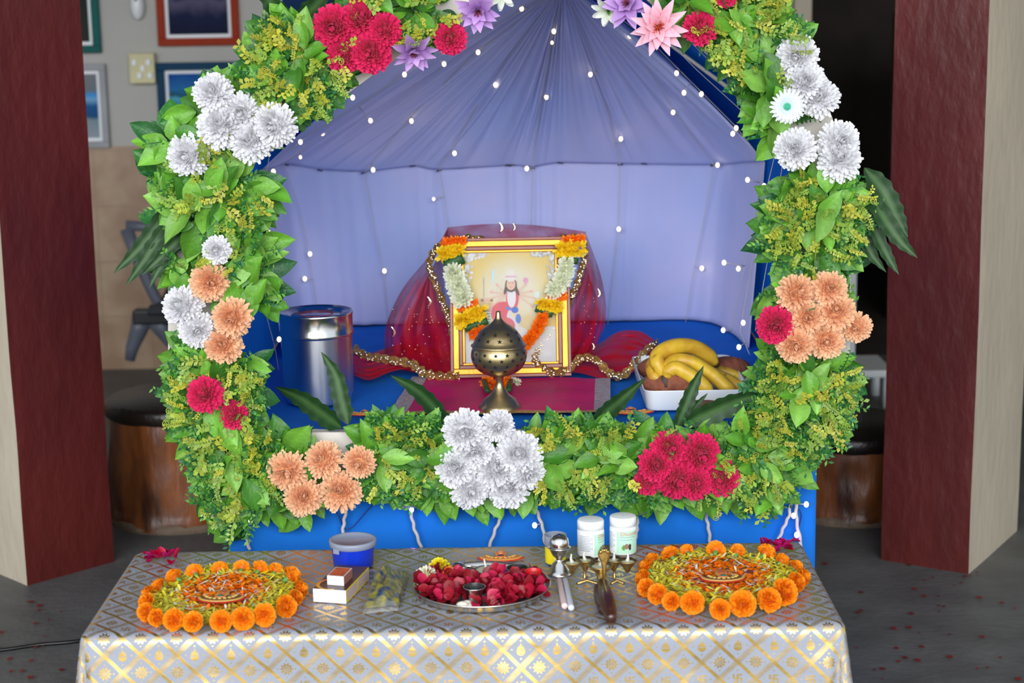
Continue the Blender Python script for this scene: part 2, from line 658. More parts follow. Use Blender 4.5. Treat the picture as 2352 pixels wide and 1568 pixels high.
# carved dark panel and furniture in the doorway room
t = thing('carved_screen', (2.35, YW + 0.9, 0), 'dark carved wooden screen standing inside the unlit doorway', 'screen')
mb = MB()
mb.box((2.35, YW + 0.9, 0.72), (0.9, 0.04, 1.44))
mb.build('panel', M['carved'], t)
for sx in (-1, 1):
    mb = MB()
    mb.box((2.35 + sx * 0.47, YW + 0.88, 0.75), (0.05, 0.07, 1.5))
    mb.build('post', M['carved'], t, bevel=0.005)
mb = MB()
mb.box((2.35, YW + 0.87, 1.2), (0.9, 0.05, 0.05))
mb.box((2.35, YW + 0.87, 0.75), (0.9, 0.05, 0.05))
mb.build('rail', M['carved'], t)

# pillars
def pillar(pa, pb, back, name):
    a, b = G(*pa, 0), G(*pb, 0)
    e = (b - a)
    n = Vector((-e.y, e.x, 0)).normalized()
    if n.y < 0:
        n = -n
    q = [a, b, b + n * back, a + n * back]
    mb = MB()
    vs = []
    H = 3.0
    K = 40
    # red face subdivided and slightly uneven
    for (p, r, mi) in ((q[0], q[1], 0), (q[1], q[2], 1), (q[2], q[3], 1), (q[3], q[0], 1)):
        rows = []
        out = Vector(((r - p).y, -(r - p).x, 0)).normalized()
        for i in range(K + 1):
            z = H * i / K
            row = []
            for j in range(9):
                pt = p.lerp(r, j / 8) + Vector((0, 0, z))
                w_ = noise.noise(Vector((pt.x * 4, pt.y * 4, z * 3))) * 0.004
                pt.x += w_
                pt.y += w_ * 0.6
                row.append(pt)
            rows.append(row)
        mb.grid(rows, mi)
    o = mb.build(name, [M['red'], M['cream']], origin=(q[0] + q[2]) / 2)
    struct(o)
    return o


pillar((62, 1345), (262, 1290), 0.46, 'pillar')
pillar((2023, 1285), (2225, 1318), 0.46, 'pillar')

# ---- pictures on the wall
def picture(name, x0, y0, x1, y1, bw, fm, prm, label, z_extra=0.0):
    a, b = P(x0, y0, YW), P(x1, y1, YW)
    cx, cz = (a.x + b.x) / 2, (a.z + b.z) / 2
    W, H = abs(b.x - a.x), abs(a.z - b.z)
    t = thing(name, (cx, YW, cz), label, 'picture', 'framed seascapes on the back wall')
    mb = MB()
    for (ox, oz, sx, sz) in ((0, H / 2 - bw / 2, W, bw), (0, -H / 2 + bw / 2, W, bw), (-W / 2 + bw / 2, 0, bw, H - 2 * bw), (W / 2 - bw / 2, 0, bw, H - 2 * bw)):
        mb.box((cx + ox, YW - 0.016, cz + oz), (sx, 0.03, sz))
    mb.build('frame', fm, t, bevel=0.003)
    mb = MB()
    mb.box((cx, YW - 0.006, cz), (W - 2 * bw + 0.004, 0.01, H - 2 * bw + 0.004))
    mb.build('mount', M['wplastic'], t)
    mb = MB()
    mb.box((cx, YW - 0.013, cz), (W - 2 * bw - 0.03, 0.004, H - 2 * bw - 0.03))
    mb.build('print', prm, t, origin=(cx, YW - 0.013, cz))


fr = lambda n, c: mat(n, lin(*[x * 0.8 for x in c]), 0.6, var=0.1, spec=0.2)
picture('framed_picture', 60, -260, 235, 121, 0.033, fr('teal_frame', (20, 120, 112)),
        scene_print('print_trees', [(0, (44, 50, 44)), (0.35, (30, 44, 40)), (0.6, (40, 60, 80)), (1, (60, 100, 150))]), 'teal framed dark picture half hidden by the red pillar')
picture('framed_picture', 350, -190, 553, 103, 0.033, fr('orange_frame', (196, 60, 18)),
        scene_print('print_dusk', [(0, (14, 20, 50)), (0.18, (22, 30, 66)), (0.3, (90, 84, 110)), (0.36, (30, 44, 84)), (0.52, (26, 40, 84)), (0.6, (110, 96, 120)), (0.66, (50, 44, 90)), (1, (20, 30, 90))], 4, 0.16),
        'orange red framed dusk seascape over the switch board')
picture('framed_picture', 110, 148, 255, 338, 0.028, fr('white_frame', (206, 208, 214)),
        scene_print('print_beach', [(0, (150, 160, 170)), (0.28, (126, 146, 156)), (0.33, (30, 80, 130)), (0.5, (24, 90, 150)), (0.6, (120, 170, 210)), (0.68, (60, 150, 220)), (0.74, (110, 120, 130)), (1, (120, 124, 130))], 4, 0.06),
        'white framed beach picture beside the red pillar')
picture('framed_picture', 360, 144, 640, 286, 0.033, fr('blue_frame', (8, 76, 116)),
        scene_print('print_lagoon', [(0, (100, 150, 160)), (0.2, (60, 130, 160)), (0.42, (80, 170, 200)), (0.5, (30, 80, 90)), (0.62, (40, 110, 170)), (1, (10, 70, 150))], 5, 0.3),
        'blue framed lagoon picture under the dusk seascape')
picture('framed_picture', 617, -150, 860, 82, 0.03, fr('navy_frame', (10, 44, 84)),
        scene_print('print_night', [(0, (10, 40, 80)), (0.5, (10, 50, 100)), (0.7, (20, 80, 130)), (1, (14, 60, 130))]), 'navy framed picture behind the two upright leaves')

# switch board
a, b = P(300, 122, YW), P(362, 190, YW)
t = thing('switch_board', (a.x, YW, b.z), 'cream square switch board between the framed pictures', 'switch')
cx, cz = (a.x + b.x) / 2, (a.z + b.z) / 2
mb = MB()
mb.box((cx, YW - 0.025, cz), (abs(b.x - a.x), 0.05, abs(a.z - b.z)))
mb.build('box', mat('cream_plastic', lin(214, 206, 160), 0.5, var=0.12), t, bevel=0.004)
for i, (ox, oz) in enumerate(((-0.03, 0.025), (0.03, 0.025), (0.005, 0.0), (-0.01, -0.03), (0.035, -0.03))):
    mb = MB()
    mb.box((cx + ox, YW - 0.054, cz + oz), (0.018, 0.012, 0.024))
    mb.build('switch', M['wplastic'], t, bevel=0.002)
# air freshener
p = P(318, 12, YW)
t = thing('air_freshener', (p.x, YW, p.z), 'small white oval air freshener on the wall between picture frames', 'air freshener')
mb = MB()
mb.ell((p.x, YW - 0.025, p.z), (0.03, 0.03, 0.062), 20, 14)
mb.build('body', M['wplastic'], t)
mb = MB()
mb.ell((p.x, YW - 0.052, p.z + 0.022), (0.006, 0.004, 0.006), 10, 6)
mb.build('button', M['blk'], t)

# ---- log stools
def log(px0, px1, pyb, pyt, label, Yc, boost=0.0):
    a = P(px0, pyb, Yc)
    b = P(px1, pyb, Yc)
    r = abs(b.x - a.x) / 2
    cx = (a.x + b.x) / 2
    zt_ = P((px0 + px1) / 2, pyt, Yc - r * 0.4).z
    t = thing('log_stool', (cx, Yc, 0), label, 'stool', 'polished log stools')
    mb = MB()
    rows = []
    n = 64
    for i in range(25):
        f = i / 24
        z = 0.005 + (zt_ - 0.05) * f
        row = []
        for k in range(n):
            th = 2 * PI * k / n
            rr = r * (1 - 0.05 * f) * (1 + 0.07 * noise.noise(Vector((cos(th) * 2.2, sin(th) * 2.2, f * 1.3 + cx))) + 0.03 * noise.noise(Vector((cos(th) * 7, sin(th) * 7, f * 4))))
            if f < 0.12:
                rr *= 1.02
            row.append(Vector((cx + rr * cos(th), Yc + rr * sin(th), z)))
        rows.append(row)
    mb.grid(rows, 0, None, True)
    mb.build('trunk', M['bark'], t)
    mb = MB()
    mb.lathe([(r * 1.03, 0.0), (r * 1.04, 0.012), (r * 1.01, 0.026), (r * 0.9, 0.03)], (cx, Yc, 0), 48)
    mb.build('rind', M['bark2'], t)
    mb = MB()
    mb.lathe([(r * 0.9, zt_ - 0.06), (r * 1.0, zt_ - 0.045), (r * 1.0, zt_ - 0.01), (r * 0.95, zt_), (0.001, zt_)], (cx, Yc, 0), 48)
    mb.build('seat_top', M['logtop'], t)


log(262, 590, 1222, 922, 'carved log stool between the red pillar and the shrine, tin side', 5.35)
log(1790, 2110, 1222, 985, 'carved log stool behind the red pillar, banana side', 5.3)

# ---- grey steel waiting bench (end view, runs behind the shrine)
YB = 7.0
def bp(px, py, Y=YB):
    return P(px, py, Y)


t = thing('waiting_bench', (bp(420, 800).x, YB, 0), 'grey perforated steel waiting bench against the tiled wall', 'bench')
mb = MB()
mb.tube([bp(290, 525), bp(315, 590), bp(345, 660), bp(372, 712), bp(388, 722)], [0.028, 0.026, 0.024, 0.024, 0.02], 10, flatten=0.7)
mb.tube([bp(388, 722), bp(415, 650), bp(428, 610), bp(430, 570), bp(405, 545), bp(330, 520), bp(290, 518)], [0.02, 0.022, 0.022, 0.022, 0.02, 0.02, 0.022], 10, flatten=0.7)
mb.build('armrest', M['grey'], t)
mb = MB()
mb.tube([bp(328, 727), bp(318, 760), bp(303, 800), bp(298, 828)], [0.045, 0.035, 0.026, 0.02], 10, flatten=0.6)
mb.build('leg', M['grey'], t)
mb = MB()
mb.tube([bp(352, 727), bp(375, 760), bp(405, 800), bp(425, 832)], [0.045, 0.035, 0.026, 0.02], 10, flatten=0.6)
mb.build('leg', M['grey'], t)
for px in (298, 425):
    q = bp(px, 832)
    mb = MB()
    mb.lathe([(0.001, 0.0), (0.03, 0.0), (0.03, 0.012), (0.014, 0.02), (0.012, 0.05)], (q.x, YB, 0.0), 16)
    mb.build('foot', M['steel2'], t)
mb = MB()
a = bp(322, 726)
mb.box((a.x + 0.9, YB, a.z), (1.85, 0.07, 0.06))
mb.build('beam', M['blk'], t, bevel=0.008)
x0 = bp(330, 700).x
for k in range(3):
    xo = x0 + 0.06 + k * 0.58
    mb = MB()
    rows = []
    for i in range(9):
        f = i / 8
        rows.append([Vector((xo + 0.54 * j / 6, YB - 0.22 + 0.42 * f, a.z + 0.05 + 0.03 * (2 * f - 1) ** 2 + (0.03 if i == 0 else 0) * -1)) for j in range(7)])
    mb.grid(rows)
    mb.build('seat', M['dgrey'], t, solid=0.02)
    mb = MB()
    rows = []
    for i in range(9):
        f = i / 8
        rows.append([Vector((xo + 0.54 * j / 6, YB + 0.19 + 0.12 * f, a.z + 0.08 + 0.42 * f)) for j in range(7)])
    mb.grid(rows)
    mb.build('backrest', M['dgrey'], t, solid=0.02)

# ---- white stand with a foot by the doorway
t = thing('white_stand', (P(1955, 780, 6.8).x, 6.8, 0), 'white metal stand with flat foot in the dark doorway', 'stand')
mb = MB()
a, b = P(1956, 440, 6.8), P(1952, 775, 6.8)
mb.box(((a.x + b.x) / 2, 6.8, (a.z + 0.14) / 2 + 0.0), (0.045, 0.03, a.z - 0.10))
mb.build('post', M['wplastic'], t, bevel=0.004)
mb = MB()
q = P(1990, 785, 6.8)
mb.box((q.x - 0.05, 6.75, 0.14), (0.24, 0.30, 0.03))
mb.build('base', M['wplastic'], t, bevel=0.006)
for dx, dy in ((-0.15, -0.12), (0.05, -0.12), (-0.15, 0.1), (0.05, 0.1)):
    mb = MB()
    mb.lathe([(0.001, 0), (0.018, 0), (0.018, 0.125), (0.001, 0.125)], (q.x - 0.0 + dx, 6.75 + dy, 0), 14)
    mb.build('caster', M['wplastic'], t)

# cable on the floor
mb = MB()
pp = spline([G(-60, 1500, 0.006), G(20, 1490, 0.006), G(90, 1480, 0.006), G(190, 1470, 0.006), G(330, 1440, 0.006)], 30)
mb.tube(pp, 0.005, 8)
tag(mb.build('power_cable', M['cable'], origin=G(90, 1480, 0)), 'thin black power cable lying across the cement floor', 'cable')
# petals fallen on the floor
mb = MB()
for i in range(70):
    q = G(rnd(1880, 2340), rnd(1290, 1560), 0.004) if i < 45 else G(rnd(-20, 160), rnd(1380, 1560), 0.004)
    s = rnd(0.003, 0.009)
    an = rnd(0, PI)
    mb.add([q + Vector((s * cos(an + k * PI / 2.5), s * 1.3 * sin(an + k * PI / 2.5), rnd(0, 0.003))) for k in range(5)], [(0, 1, 2, 3, 4)], 0, (0.25, 0.03, 0.03))
tag(mb.build('petal_debris', M['fresh']), 'tiny dark red petal scraps scattered over the cement floor', 'petals', kind='stuff')

# ============================================================ THE SHRINE HOUSE
ZP = 0.65
YF = 3.78
YBK = 5.12
XL, XR = -0.665, 0.685
ZE = 1.29
AP = Vector((0.09, 0, 1.74))

# cloth covered platform
t = thing('platform', (0, 4.4, 0), 'bright blue cloth covered platform carrying the shrine', 'platform')
mb = MB()
mb.box(((XL + XR) / 2, (YF + YBK) / 2 + 0.02, ZP - 0.03), (XR - XL - 0.01, YBK - YF - 0.03, 0.05))
mb.build('deck', M['tabwood'], t)
for sx in (XL + 0.06, XR - 0.06):
    for sy in (YF + 0.1, YBK - 0.08):
        mb = MB()
        mb.box((sx, sy, 0.3), (0.05, 0.05, 0.6))
        mb.build('leg', M['tabwood'], t)
mb = MB()
rows = []
NS = 120
XLs, XRs = P(527, 1200, YF).x, P(1872, 1180, YF).x
for i in range(15):
    f = i / 14
    z = ZP - 0.004 - f * (ZP - 0.02)
    row = []
    for j in range(NS + 1):
        g = j / NS
        x = XLs + (XRs - XLs) * g
        y = YF - 0.006 - 0.012 * f * sin(g * 17 + 1.0) - 0.008 * f * sin(g * 41) - 0.01 * f
        if g > 0.93:
            x += 0.012 * sin((g - 0.93) / 0.07 * PI) * f
        row.append(Vector((x, y, z)))
    # return round the sides
    rows.append([Vector((XLs + 0.004, YBK, z))] + [Vector((XLs, YF + 0.3, z))] + row + [Vector((XRs, YF + 0.3, z))] + [Vector((XRs - 0.004, YBK, z))])
mb.grid(rows)
mb.build('skirt', M['blue'], t, solid=0.002)
mb = MB()
rows = []
for i in range(40):
    f = i / 39
    row = []
    for j in range(60):
        g = j / 59
        x = XL + 0.004 + (XR - XL - 0.008) * g
        y = YF - 0.008 + (YBK - YF - 0.03) * f
        z = ZP + 0.004 * noise.noise(Vector((x * 6, y * 6, 3))) + 0.006 * max(0, noise.noise(Vector((x * 2.5 + 4, y * 9, 7))))
        row.append(Vector((x, y, z)))
    rows.append(row)
mb.grid(rows)
mb.build('top_cloth', M['blue'], t)

# house shell
t = thing('shrine_house', (0, 4.4, ZP), 'blue cloth lined gabled shrine house with flower bordered opening', 'shrine')
def wall_cloth(a, b, c, d, name, mt=None, n=24):
    mb = MB()
    rows = []
    for i in range(n + 1):
        rows.append([(Vector(a).lerp(Vector(b), j / n)).lerp(Vector(d).lerp(Vector(c), j / n), i / n) for j in range(n + 1)])
    mb.grid(rows)
    return mb.build(name, mt or M['blue2'], t)


wall_cloth((XL, YF, ZP - 0.0), (XL, YBK, ZP), (XL, YBK, ZE), (XL, YF, ZE), 'side_panel')
wall_cloth((XR, YF, ZP - 0.0), (XR, YBK, ZP), (XR, YBK, ZE), (XR, YF, ZE), 'side_panel')
mb = MB()
mb.poly([(XL, YBK, ZP), (XR, YBK, ZP), (XR, YBK, ZE), (AP.x, YBK, AP.z), (XL, YBK, ZE)], (0, 0.02, 0))
mb.build('back_panel', M['blue'], t)
wall_cloth((XL - 0.02, YF, ZE), (XL - 0.02, YBK + 0.02, ZE), (AP.x, YBK + 0.02, AP.z), (AP.x, YF, AP.z), 'roof_panel')
wall_cloth((XR + 0.02, YF, ZE), (XR + 0.02, YBK + 0.02, ZE), (AP.x, YBK + 0.02, AP.z), (AP.x, YF, AP.z), 'roof_panel')

YBD = 3.765
outer = [(410, 900), (392, 850), (392, 400), (440, 258), (735, 58), (1060, -160), (1290, -270), (1600, -150), (1775, 40), (1905, 265), (1950, 420), (1945, 900), (1860, 1050), (1780, 1130), (1300, 1140), (1000, 1140), (620, 1140), (490, 1100)]
inner = [(570, 900), (550, 850), (540, 450), (590, 370), (860, 170), (1150, -30), (1290, -100), (1440, -40), (1560, 70), (1790, 275), (1815, 380), (1770, 900), (1750, 960), (1720, 985), (1300, 985), (1000, 985), (660, 985), (610, 970)]
mb = MB()
n = len(outer)
vo = [P(*q, YBD) for q in outer]
vi = [P(*q, YBD) for q in inner]
D = Vector((0, -0.03, 0))
mb.add(vo + vi + [q + D for q in vo] + [q + D for q in vi],
       [(i, (i + 1) % n, n + (i + 1) % n, n + i) for i in range(n)] +
       [(2 * n + i, 3 * n + i, 3 * n + (i + 1) % n, 2 * n + (i + 1) % n) for i in range(n)] +
       [(i, 2 * n + i, 2 * n + (i + 1) % n, (i + 1) % n) for i in range(n)] +
       [(n + i, n + (i + 1) % n, 3 * n + (i + 1) % n, 3 * n + i) for i in range(n)], 0, None, True)
mb.build('front_board', M['board'], t)

# ---- lavender drape
t = thing('lavender_drape', (0.05, 5.0, ZP), 'pleated lavender net drape gathered to a peak inside the shrine', 'drape')
YD = 5.06
eave_px = [(600, 392, 4.62), (625, 388, 4.85), (655, 378, 5.04), (740, 390, YD), (840, 394, YD), (945, 383, YD), (1010, 390, YD), (1165, 381, YD),
           (1222, 384, YD), (1285, 375, YD), (1425, 377, YD), (1480, 378, YD), (1640, 379, 5.04), (1712, 374, 4.85), (1757, 372, 4.62)]
eave = [P(*q) for q in eave_px]
apex = P(1292, -40, 4.60)
NE = 360
E_ = [Vector(q) for q in spline(eave, NE)]
rows = []
NT = 46
for i in range(NT + 1):
    tt = i / NT
    row = []
    for j in range(NE):
        g = j / (NE - 1)
        e = E_[j]
        p = e.lerp(apex, tt)
        side = abs(2 * g - 1)
        # fullness: pleats grow from eave to a dense gather
        amp = 0.034 * min(1, tt * 2.0) * (1 - tt) ** 0.6 + 0.004 * tt
        fold = sin(g * 2 * PI * 26 + 1.4 * sin(g * 31)) + 0.6 * sin(g * 2 * PI * 11 + 2 + tt * 0.6) + 0.35 * sin(g * 2 * PI * 57 + 1)
        nrm = Vector((0.15 * (g - 0.5), 0.55, 0.83))
        fullness = 0.35 + 0.65 * noise.noise(Vector((g * 5, 1.7, 0))) ** 2 * 4
        p = p + nrm * (amp * fold * min(1.2, fullness))
        p.z += (0.030 if g > 0.5 else 0.055) * 4 * tt * (1 - tt) * max(0, (side - 0.55) / 0.45) ** 1.5
        p.z -= 0.05 * 4 * tt * (1 - tt) * (1 - side) * 0.5
        if tt < 0.05:
            p.z += 0.0
        row.append(p)
    rows.append(row)
mb = MB()
mb.grid(rows)
mb.build('canopy', M['lav'], t, solid=0.0015)
rows = []
for i in range(31):
    f = i / 30
    row = []
    for j in range(NE):
        g = j / (NE - 1)
        e = E_[j]
        pz = e.z + (ZP + 0.006 - e.z) * f
        sh = 0.965 if False else 1.0
        x = e.x * (1 - 0.055 * f)
        y = e.y + 0.0
        # shallow hanging folds
        am = 0.006 * (0.4 + 0.6 * f) * (noise.noise(Vector((g * 9, 4.2, 0))) + 0.6)
        y += am * (sin(g * 2 * PI * 15 + sin(g * 20)) + 0.5 * sin(g * 2 * PI * 37))
        y += -0.012 * math.exp(-((g - 0.505) / 0.008) ** 2) * (1 - f)
        row.append(Vector((x, y, pz)))
    rows.append(row)
mb = MB()
mb.grid(rows)
mb.build('wall_curtain', M['lav'], t, solid=0.0015)
for q in ((657, 378), (735, 391), (835, 397), (948, 381), (1008, 392), (1168, 380), (1222, 386), (1287, 374), (1425, 378), (1479, 376), (1638, 380), (1660, 377), (617, 389)):
    c = P(q[0], q[1], YD - 0.025)
    mb = MB()
    an = rnd(-0.3, 0.3)
    mb.tube([c - Vector((0.008 * cos(an), 0, 0.008 * sin(an))), c + Vector((0.008 * cos(an), -0.002, 0.008 * sin(an)))], 0.0018, 6)
    mb.build('pin', M['blk'], t)

# ---- string lights
bulb_px = [(1198, 20), (1272, 72), (1268, 98), (1098, 120), (1019, 118), (1020, 147), (929, 171), (1138, 195), (1356, 171), (1255, 223), (1447, 82),
           (1554, 168), (1571, 213), (1611, 216), (1546, 258), (1426, 319), (1691, 294), (1683, 307), (1777, 312), (1796, 314), (1769, 350), (1648, 379),
           (1717, 413), (1755, 427), (1210, 387), (1044, 352), (945, 278), (851, 277), (810, 224), (741, 306), (690, 326), (690, 361), (628, 394), (857, 390),
           (996, 457), (617, 534), (712, 583), (700, 640), (883, 622), (1421, 526), (1663, 603), (1612, 616), (1696, 617), (1707, 741), (1661, 758), (1697, 797), (641, 779), (568, 1196), (1228, 1206), (1852, 1158), (1823, 1184)]
yd = YD - 0.035
strings = [
    ('running down the pleats nearest the steel tin', [(1285, -20, 4.56), (1000, 130, 4.66), (800, 262, 4.84), (652, 378, 4.98), (690, 480, yd), (710, 580, yd), (735, 745, yd)]),
    ('down the slanting pleats above the steel tin', [(1285, -20, 4.56), (1100, 115, 4.7), (960, 250, 4.88), (838, 394, 5.0), (860, 520, yd), (880, 620, yd), (892, 745, yd)]),
    ('down the pleats above the picture corner', [(1288, -20, 4.56), (1190, 100, 4.7), (1110, 220, 4.85), (1010, 388, 5.0), (1022, 460, yd), (1035, 560, yd)]),
    ('down the middle of the pleats above the picture', [(1290, -20, 4.56), (1268, 90, 4.7), (1240, 240, 4.86), (1224, 384, 5.0), (1220, 520, yd)]),
    ('down the pleats between picture and bananas', [(1300, -20, 4.56), (1350, 100, 4.7), (1385, 200, 4.84), (1424, 376, 5.0), (1421, 520, yd), (1396, 745, yd)]),
    ('down the pleats above the bananas', [(1320, -20, 4.56), (1450, 95, 4.66), (1545, 250, 4.85), (1640, 379, 4.99), (1612, 530, yd), (1590, 640, yd), (1575, 740, yd)]),
    ('on the drape edge at the tin side', [(1270, -20, 4.54), (1030, 95, 4.56), (900, 190, 4.58), (700, 318, 4.6), (604, 392, 4.6), (616, 530, 4.6), (650, 700, 4.6), (668, 780, 4.6)]),
    ('on the drape edge at the banana side', [(1345, -20, 4.54), (1500, 100, 4.56), (1600, 200, 4.58), (1690, 290, 4.6), (1754, 372, 4.6), (1720, 560, 4.6), (1680, 760, 4.6)]),
    ('along the blue wall beside the tray', [(1500, 60, 4.2), (1600, 160, 4.2), (1786, 330, 4.2), (1762, 430, 4.2), (1735, 560, 4.2), (1700, 760, 4.2), (1722, 815, 4.2)]),
    ('along the blue slope and wall near the board, banana side', [(1530, 40, 4.0), (1640, 150, 4.0), (1790, 290, 4.0), (1800, 360, 4.0), (1770, 560, 4.0), (1745, 700, 4.0), (1735, 760, 4.0)]),
    ('along the blue wall beside the steel tin', [(850, 170, 4.3), (620, 350, 4.3), (590, 520, 4.3), (600, 680, 4.3), (632, 800, 4.3), (640, 850, 4.3)]),
    ('hanging on the blue skirt at its tin end', [(540, 1180, 3.745), (558, 1208, 3.745), (566, 1235, 3.745), (573, 1262, 3.745)]),
    ('hanging on the blue skirt behind the lidded tub', [(800, 1150, 3.745), (792, 1185, 3.745), (788, 1215, 3.745), (785, 1250, 3.745)]),
    ('hanging on the blue skirt behind the plastic bag', [(938, 1140, 3.745), (944, 1180, 3.745), (952, 1215, 3.745), (968, 1258, 3.745)]),
    ('hanging on the blue skirt below the white blooms', [(1160, 1150, 3.745), (1152, 1185, 3.745), (1138, 1215, 3.745), (1123, 1258, 3.745)]),
    ('hanging on the blue skirt above the frosted cup', [(1222, 1150, 3.745), (1236, 1180, 3.745), (1248, 1215, 3.745), (1252, 1250, 3.745)]),
    ('hanging on the blue skirt beside the white jars', [(1455, 1150, 3.745), (1464, 1200, 3.745), (1462, 1225, 3.745), (1455, 1250, 3.745)]),
    ('hanging on the blue skirt below the magenta blooms', [(1608, 1130, 3.745), (1622, 1185, 3.745), (1628, 1215, 3.745), (1632, 1255, 3.745)]),
    ('slanting on the blue skirt at its banana end', [(1816, 1150, 3.745), (1812, 1185, 3.745), (1798, 1215, 3.745), (1783, 1250, 3.745)]),
    ('hanging straight on the blue skirt at its banana end', [(1828, 1150, 3.745), (1830, 1200, 3.745), (1840, 1250, 3.745), (1836, 1300, 3.745)]),
]
screen = []
for k, (lab, pts) in enumerate(strings):
    sp_ = []
    for i in range(len(pts) - 1):
        for k2 in range(8):
            f = k2 / 8
            sp_.append(tuple(a + (b - a) * f for a, b in zip(pts[i], pts[i + 1])))
    sp_.append(pts[-1])
    w3 = [P(*q) for q in sp_]
    t = thing('string_light', w3[0], 'pale fairy light string ' + lab, 'string light', 'fairy light strings')
    mb = MB()
    thick = 0.0042 if pts[0][2] == 3.745 else 0.0010
    if thick > 0.002:
        w3 = [q + Vector((0.0012 * sin(i * 1.1), 0, 0)) for i, q in enumerate(w3)]
    mb.tube(w3, thick, 6)
    mb.build('wire', M['wire'] if thick > 0.002 or k in (8, 9, 10) else M['clearwire'], t)
    screen.append((t, sp_))


def bulb(px, py, mt, r=0.0062, tt=None, name='bulb'):
    best = None
    for t, sp_ in screen:
        for q in sp_:
            d2 = (q[0] - px) ** 2 + (q[1] - py) ** 2
            if best is None or d2 < best[0]:
                best = (d2, t, q)
    _, t, q = best
    c = P(px, py, q[2] - 0.012)
    w0 = P(q[0], q[1], q[2] - 0.002)
    mb = MB()
    mb.ell(c, (r, r, r * 1.25), 14, 8)
    b = mb.build(name, mt, t)
    if (w0 - c).length < 0.06:
        mb = MB()
        mb.tube([w0, c], 0.0013, 5)
        mb.build('lead', M['wire'], t)
    return b


for q in bulb_px:
    small = q in ((1268, 98), (690, 361), (996, 457))
    bulb(q[0], q[1], M['warm'], 0.0040 if small else 0.0056)
# violet string on the skirt
pts = [(640, 1160, 3.75), (760, 1168, 3.75), (800, 1215, 3.75), (870, 1150, 3.75), (945, 1160, 3.75), (1040, 1165, 3.75), (1130, 1172, 3.75), (1197, 1146, 3.75), (1400, 1150, 3.75), (1500, 1160, 3.75), (1590, 1140, 3.75), (1663, 1148, 3.75), (1750, 1160, 3.75), (1835, 1170, 3.75), (1830, 1228, 3.75)]
sp_ = spline(pts, 160)
t = thing('string_light', P(*pts[0]), 'dark blue wire with violet lights along the blue skirt', 'string light', 'fairy light strings')
mb = MB()
mb.tube([P(*q) for q in sp_], 0.0014, 6)
mb.build('wire', M['bluewire'], t)
screen = [(t, sp_)]
for q in ((945, 1170), (1197, 1146), (1663, 1152), (1830, 1228)):
    b = bulb(q[0], q[1], M['violet'], 0.0058)
    l = bpy.data.lights.new('violet_glow', 'POINT')
    l.energy = 0.025
    l.color = (0.35, 0.1, 1.0)
    l.shadow_soft_size = 0.006
    lo = bpy.data.objects.new('violet_glow', l)
    C.objects.link(lo)
    lo.location = P(q[0], q[1], 3.725)

# ============================================================ FLOWERS
def petal(mb, root, d, up, L, W, cin, cout, curl=0.2, cup=0.25, prof=(0.35, 0.75, 1.0, 0.85, 0.25), mi=0, ruff=0.0):
    s = d.cross(up)
    if s.length < 1e-5:
        s = Vector((1, 0, 0))
    s.normalize()
    n = s.cross(d).normalized()
    rows, cols = [], []
    m = len(prof)
    for i, w_ in enumerate(prof):
        u = i / (m - 1)
        c = root + d * (L * u) + n * (curl * L * u * u)
        ww = W * w_ * 0.5
        e = n * (cup * ww)
        rf = n * (ruff * L * rnd(-1, 1)) if (ruff and i >= m - 2) else Vector((0, 0, 0))
        rows.append([c - s * ww + e + rf, c, c + s * ww + e - rf])
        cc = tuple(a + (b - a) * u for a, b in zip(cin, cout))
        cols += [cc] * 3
    mb.grid(rows, mi, cols)


def jit(c, a=0.08):
    k = 1 + rnd(-a, a)
    return tuple(min(1, x * k) for x in c[:3])


def sphdir(phi, th):
    return Vector((sin(phi) * cos(th), sin(phi) * sin(th), cos(phi)))


Z = Vector((0, 0, 1))


def chrysanthemum(R, N, cin, cout, flat=1.0, wid=0.27):
    mb = MB()
    for k in range(N):
        f = (k + 0.5) / N
        phi = 0.10 + 1.75 * f ** 0.60
        th = k * 2.39996 + rnd(-0.15, 0.15)
        d = sphdir(phi + rnd(-0.1, 0.1), th)
        d.z *= flat
        d.normalize()
        L = R * rnd(0.58, 0.72) * (0.85 + 0.2 * f)
        root = d * (R * 0.34)
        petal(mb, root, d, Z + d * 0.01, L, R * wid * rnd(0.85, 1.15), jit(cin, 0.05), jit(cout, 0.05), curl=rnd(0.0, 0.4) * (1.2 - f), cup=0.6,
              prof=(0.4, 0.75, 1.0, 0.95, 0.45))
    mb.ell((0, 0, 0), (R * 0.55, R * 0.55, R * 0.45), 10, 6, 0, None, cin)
    return mb


def dahlia(R, tiers, cin, cout, wid=0.34, point=True):
    mb = MB()
    for ti, (n_, phi, l_) in enumerate(tiers):
        for k in range(n_):
            th = 2 * PI * (k + 0.5 * (ti % 2)) / n_ + rnd(-0.08, 0.08)
            d = sphdir(phi + rnd(-0.12, 0.12), th)
            petal(mb, d * R * 0.08, d, Z, R * l_ * rnd(0.9, 1.05), R * wid, jit(cin), jit(cout), curl=rnd(-0.15, 0.12), cup=0.45,
                  prof=(0.35, 0.8, 1.0, 0.85, 0.5, 0.05) if point else (0.4, 0.8, 1.0, 1.0, 0.8, 0.3))
    return mb


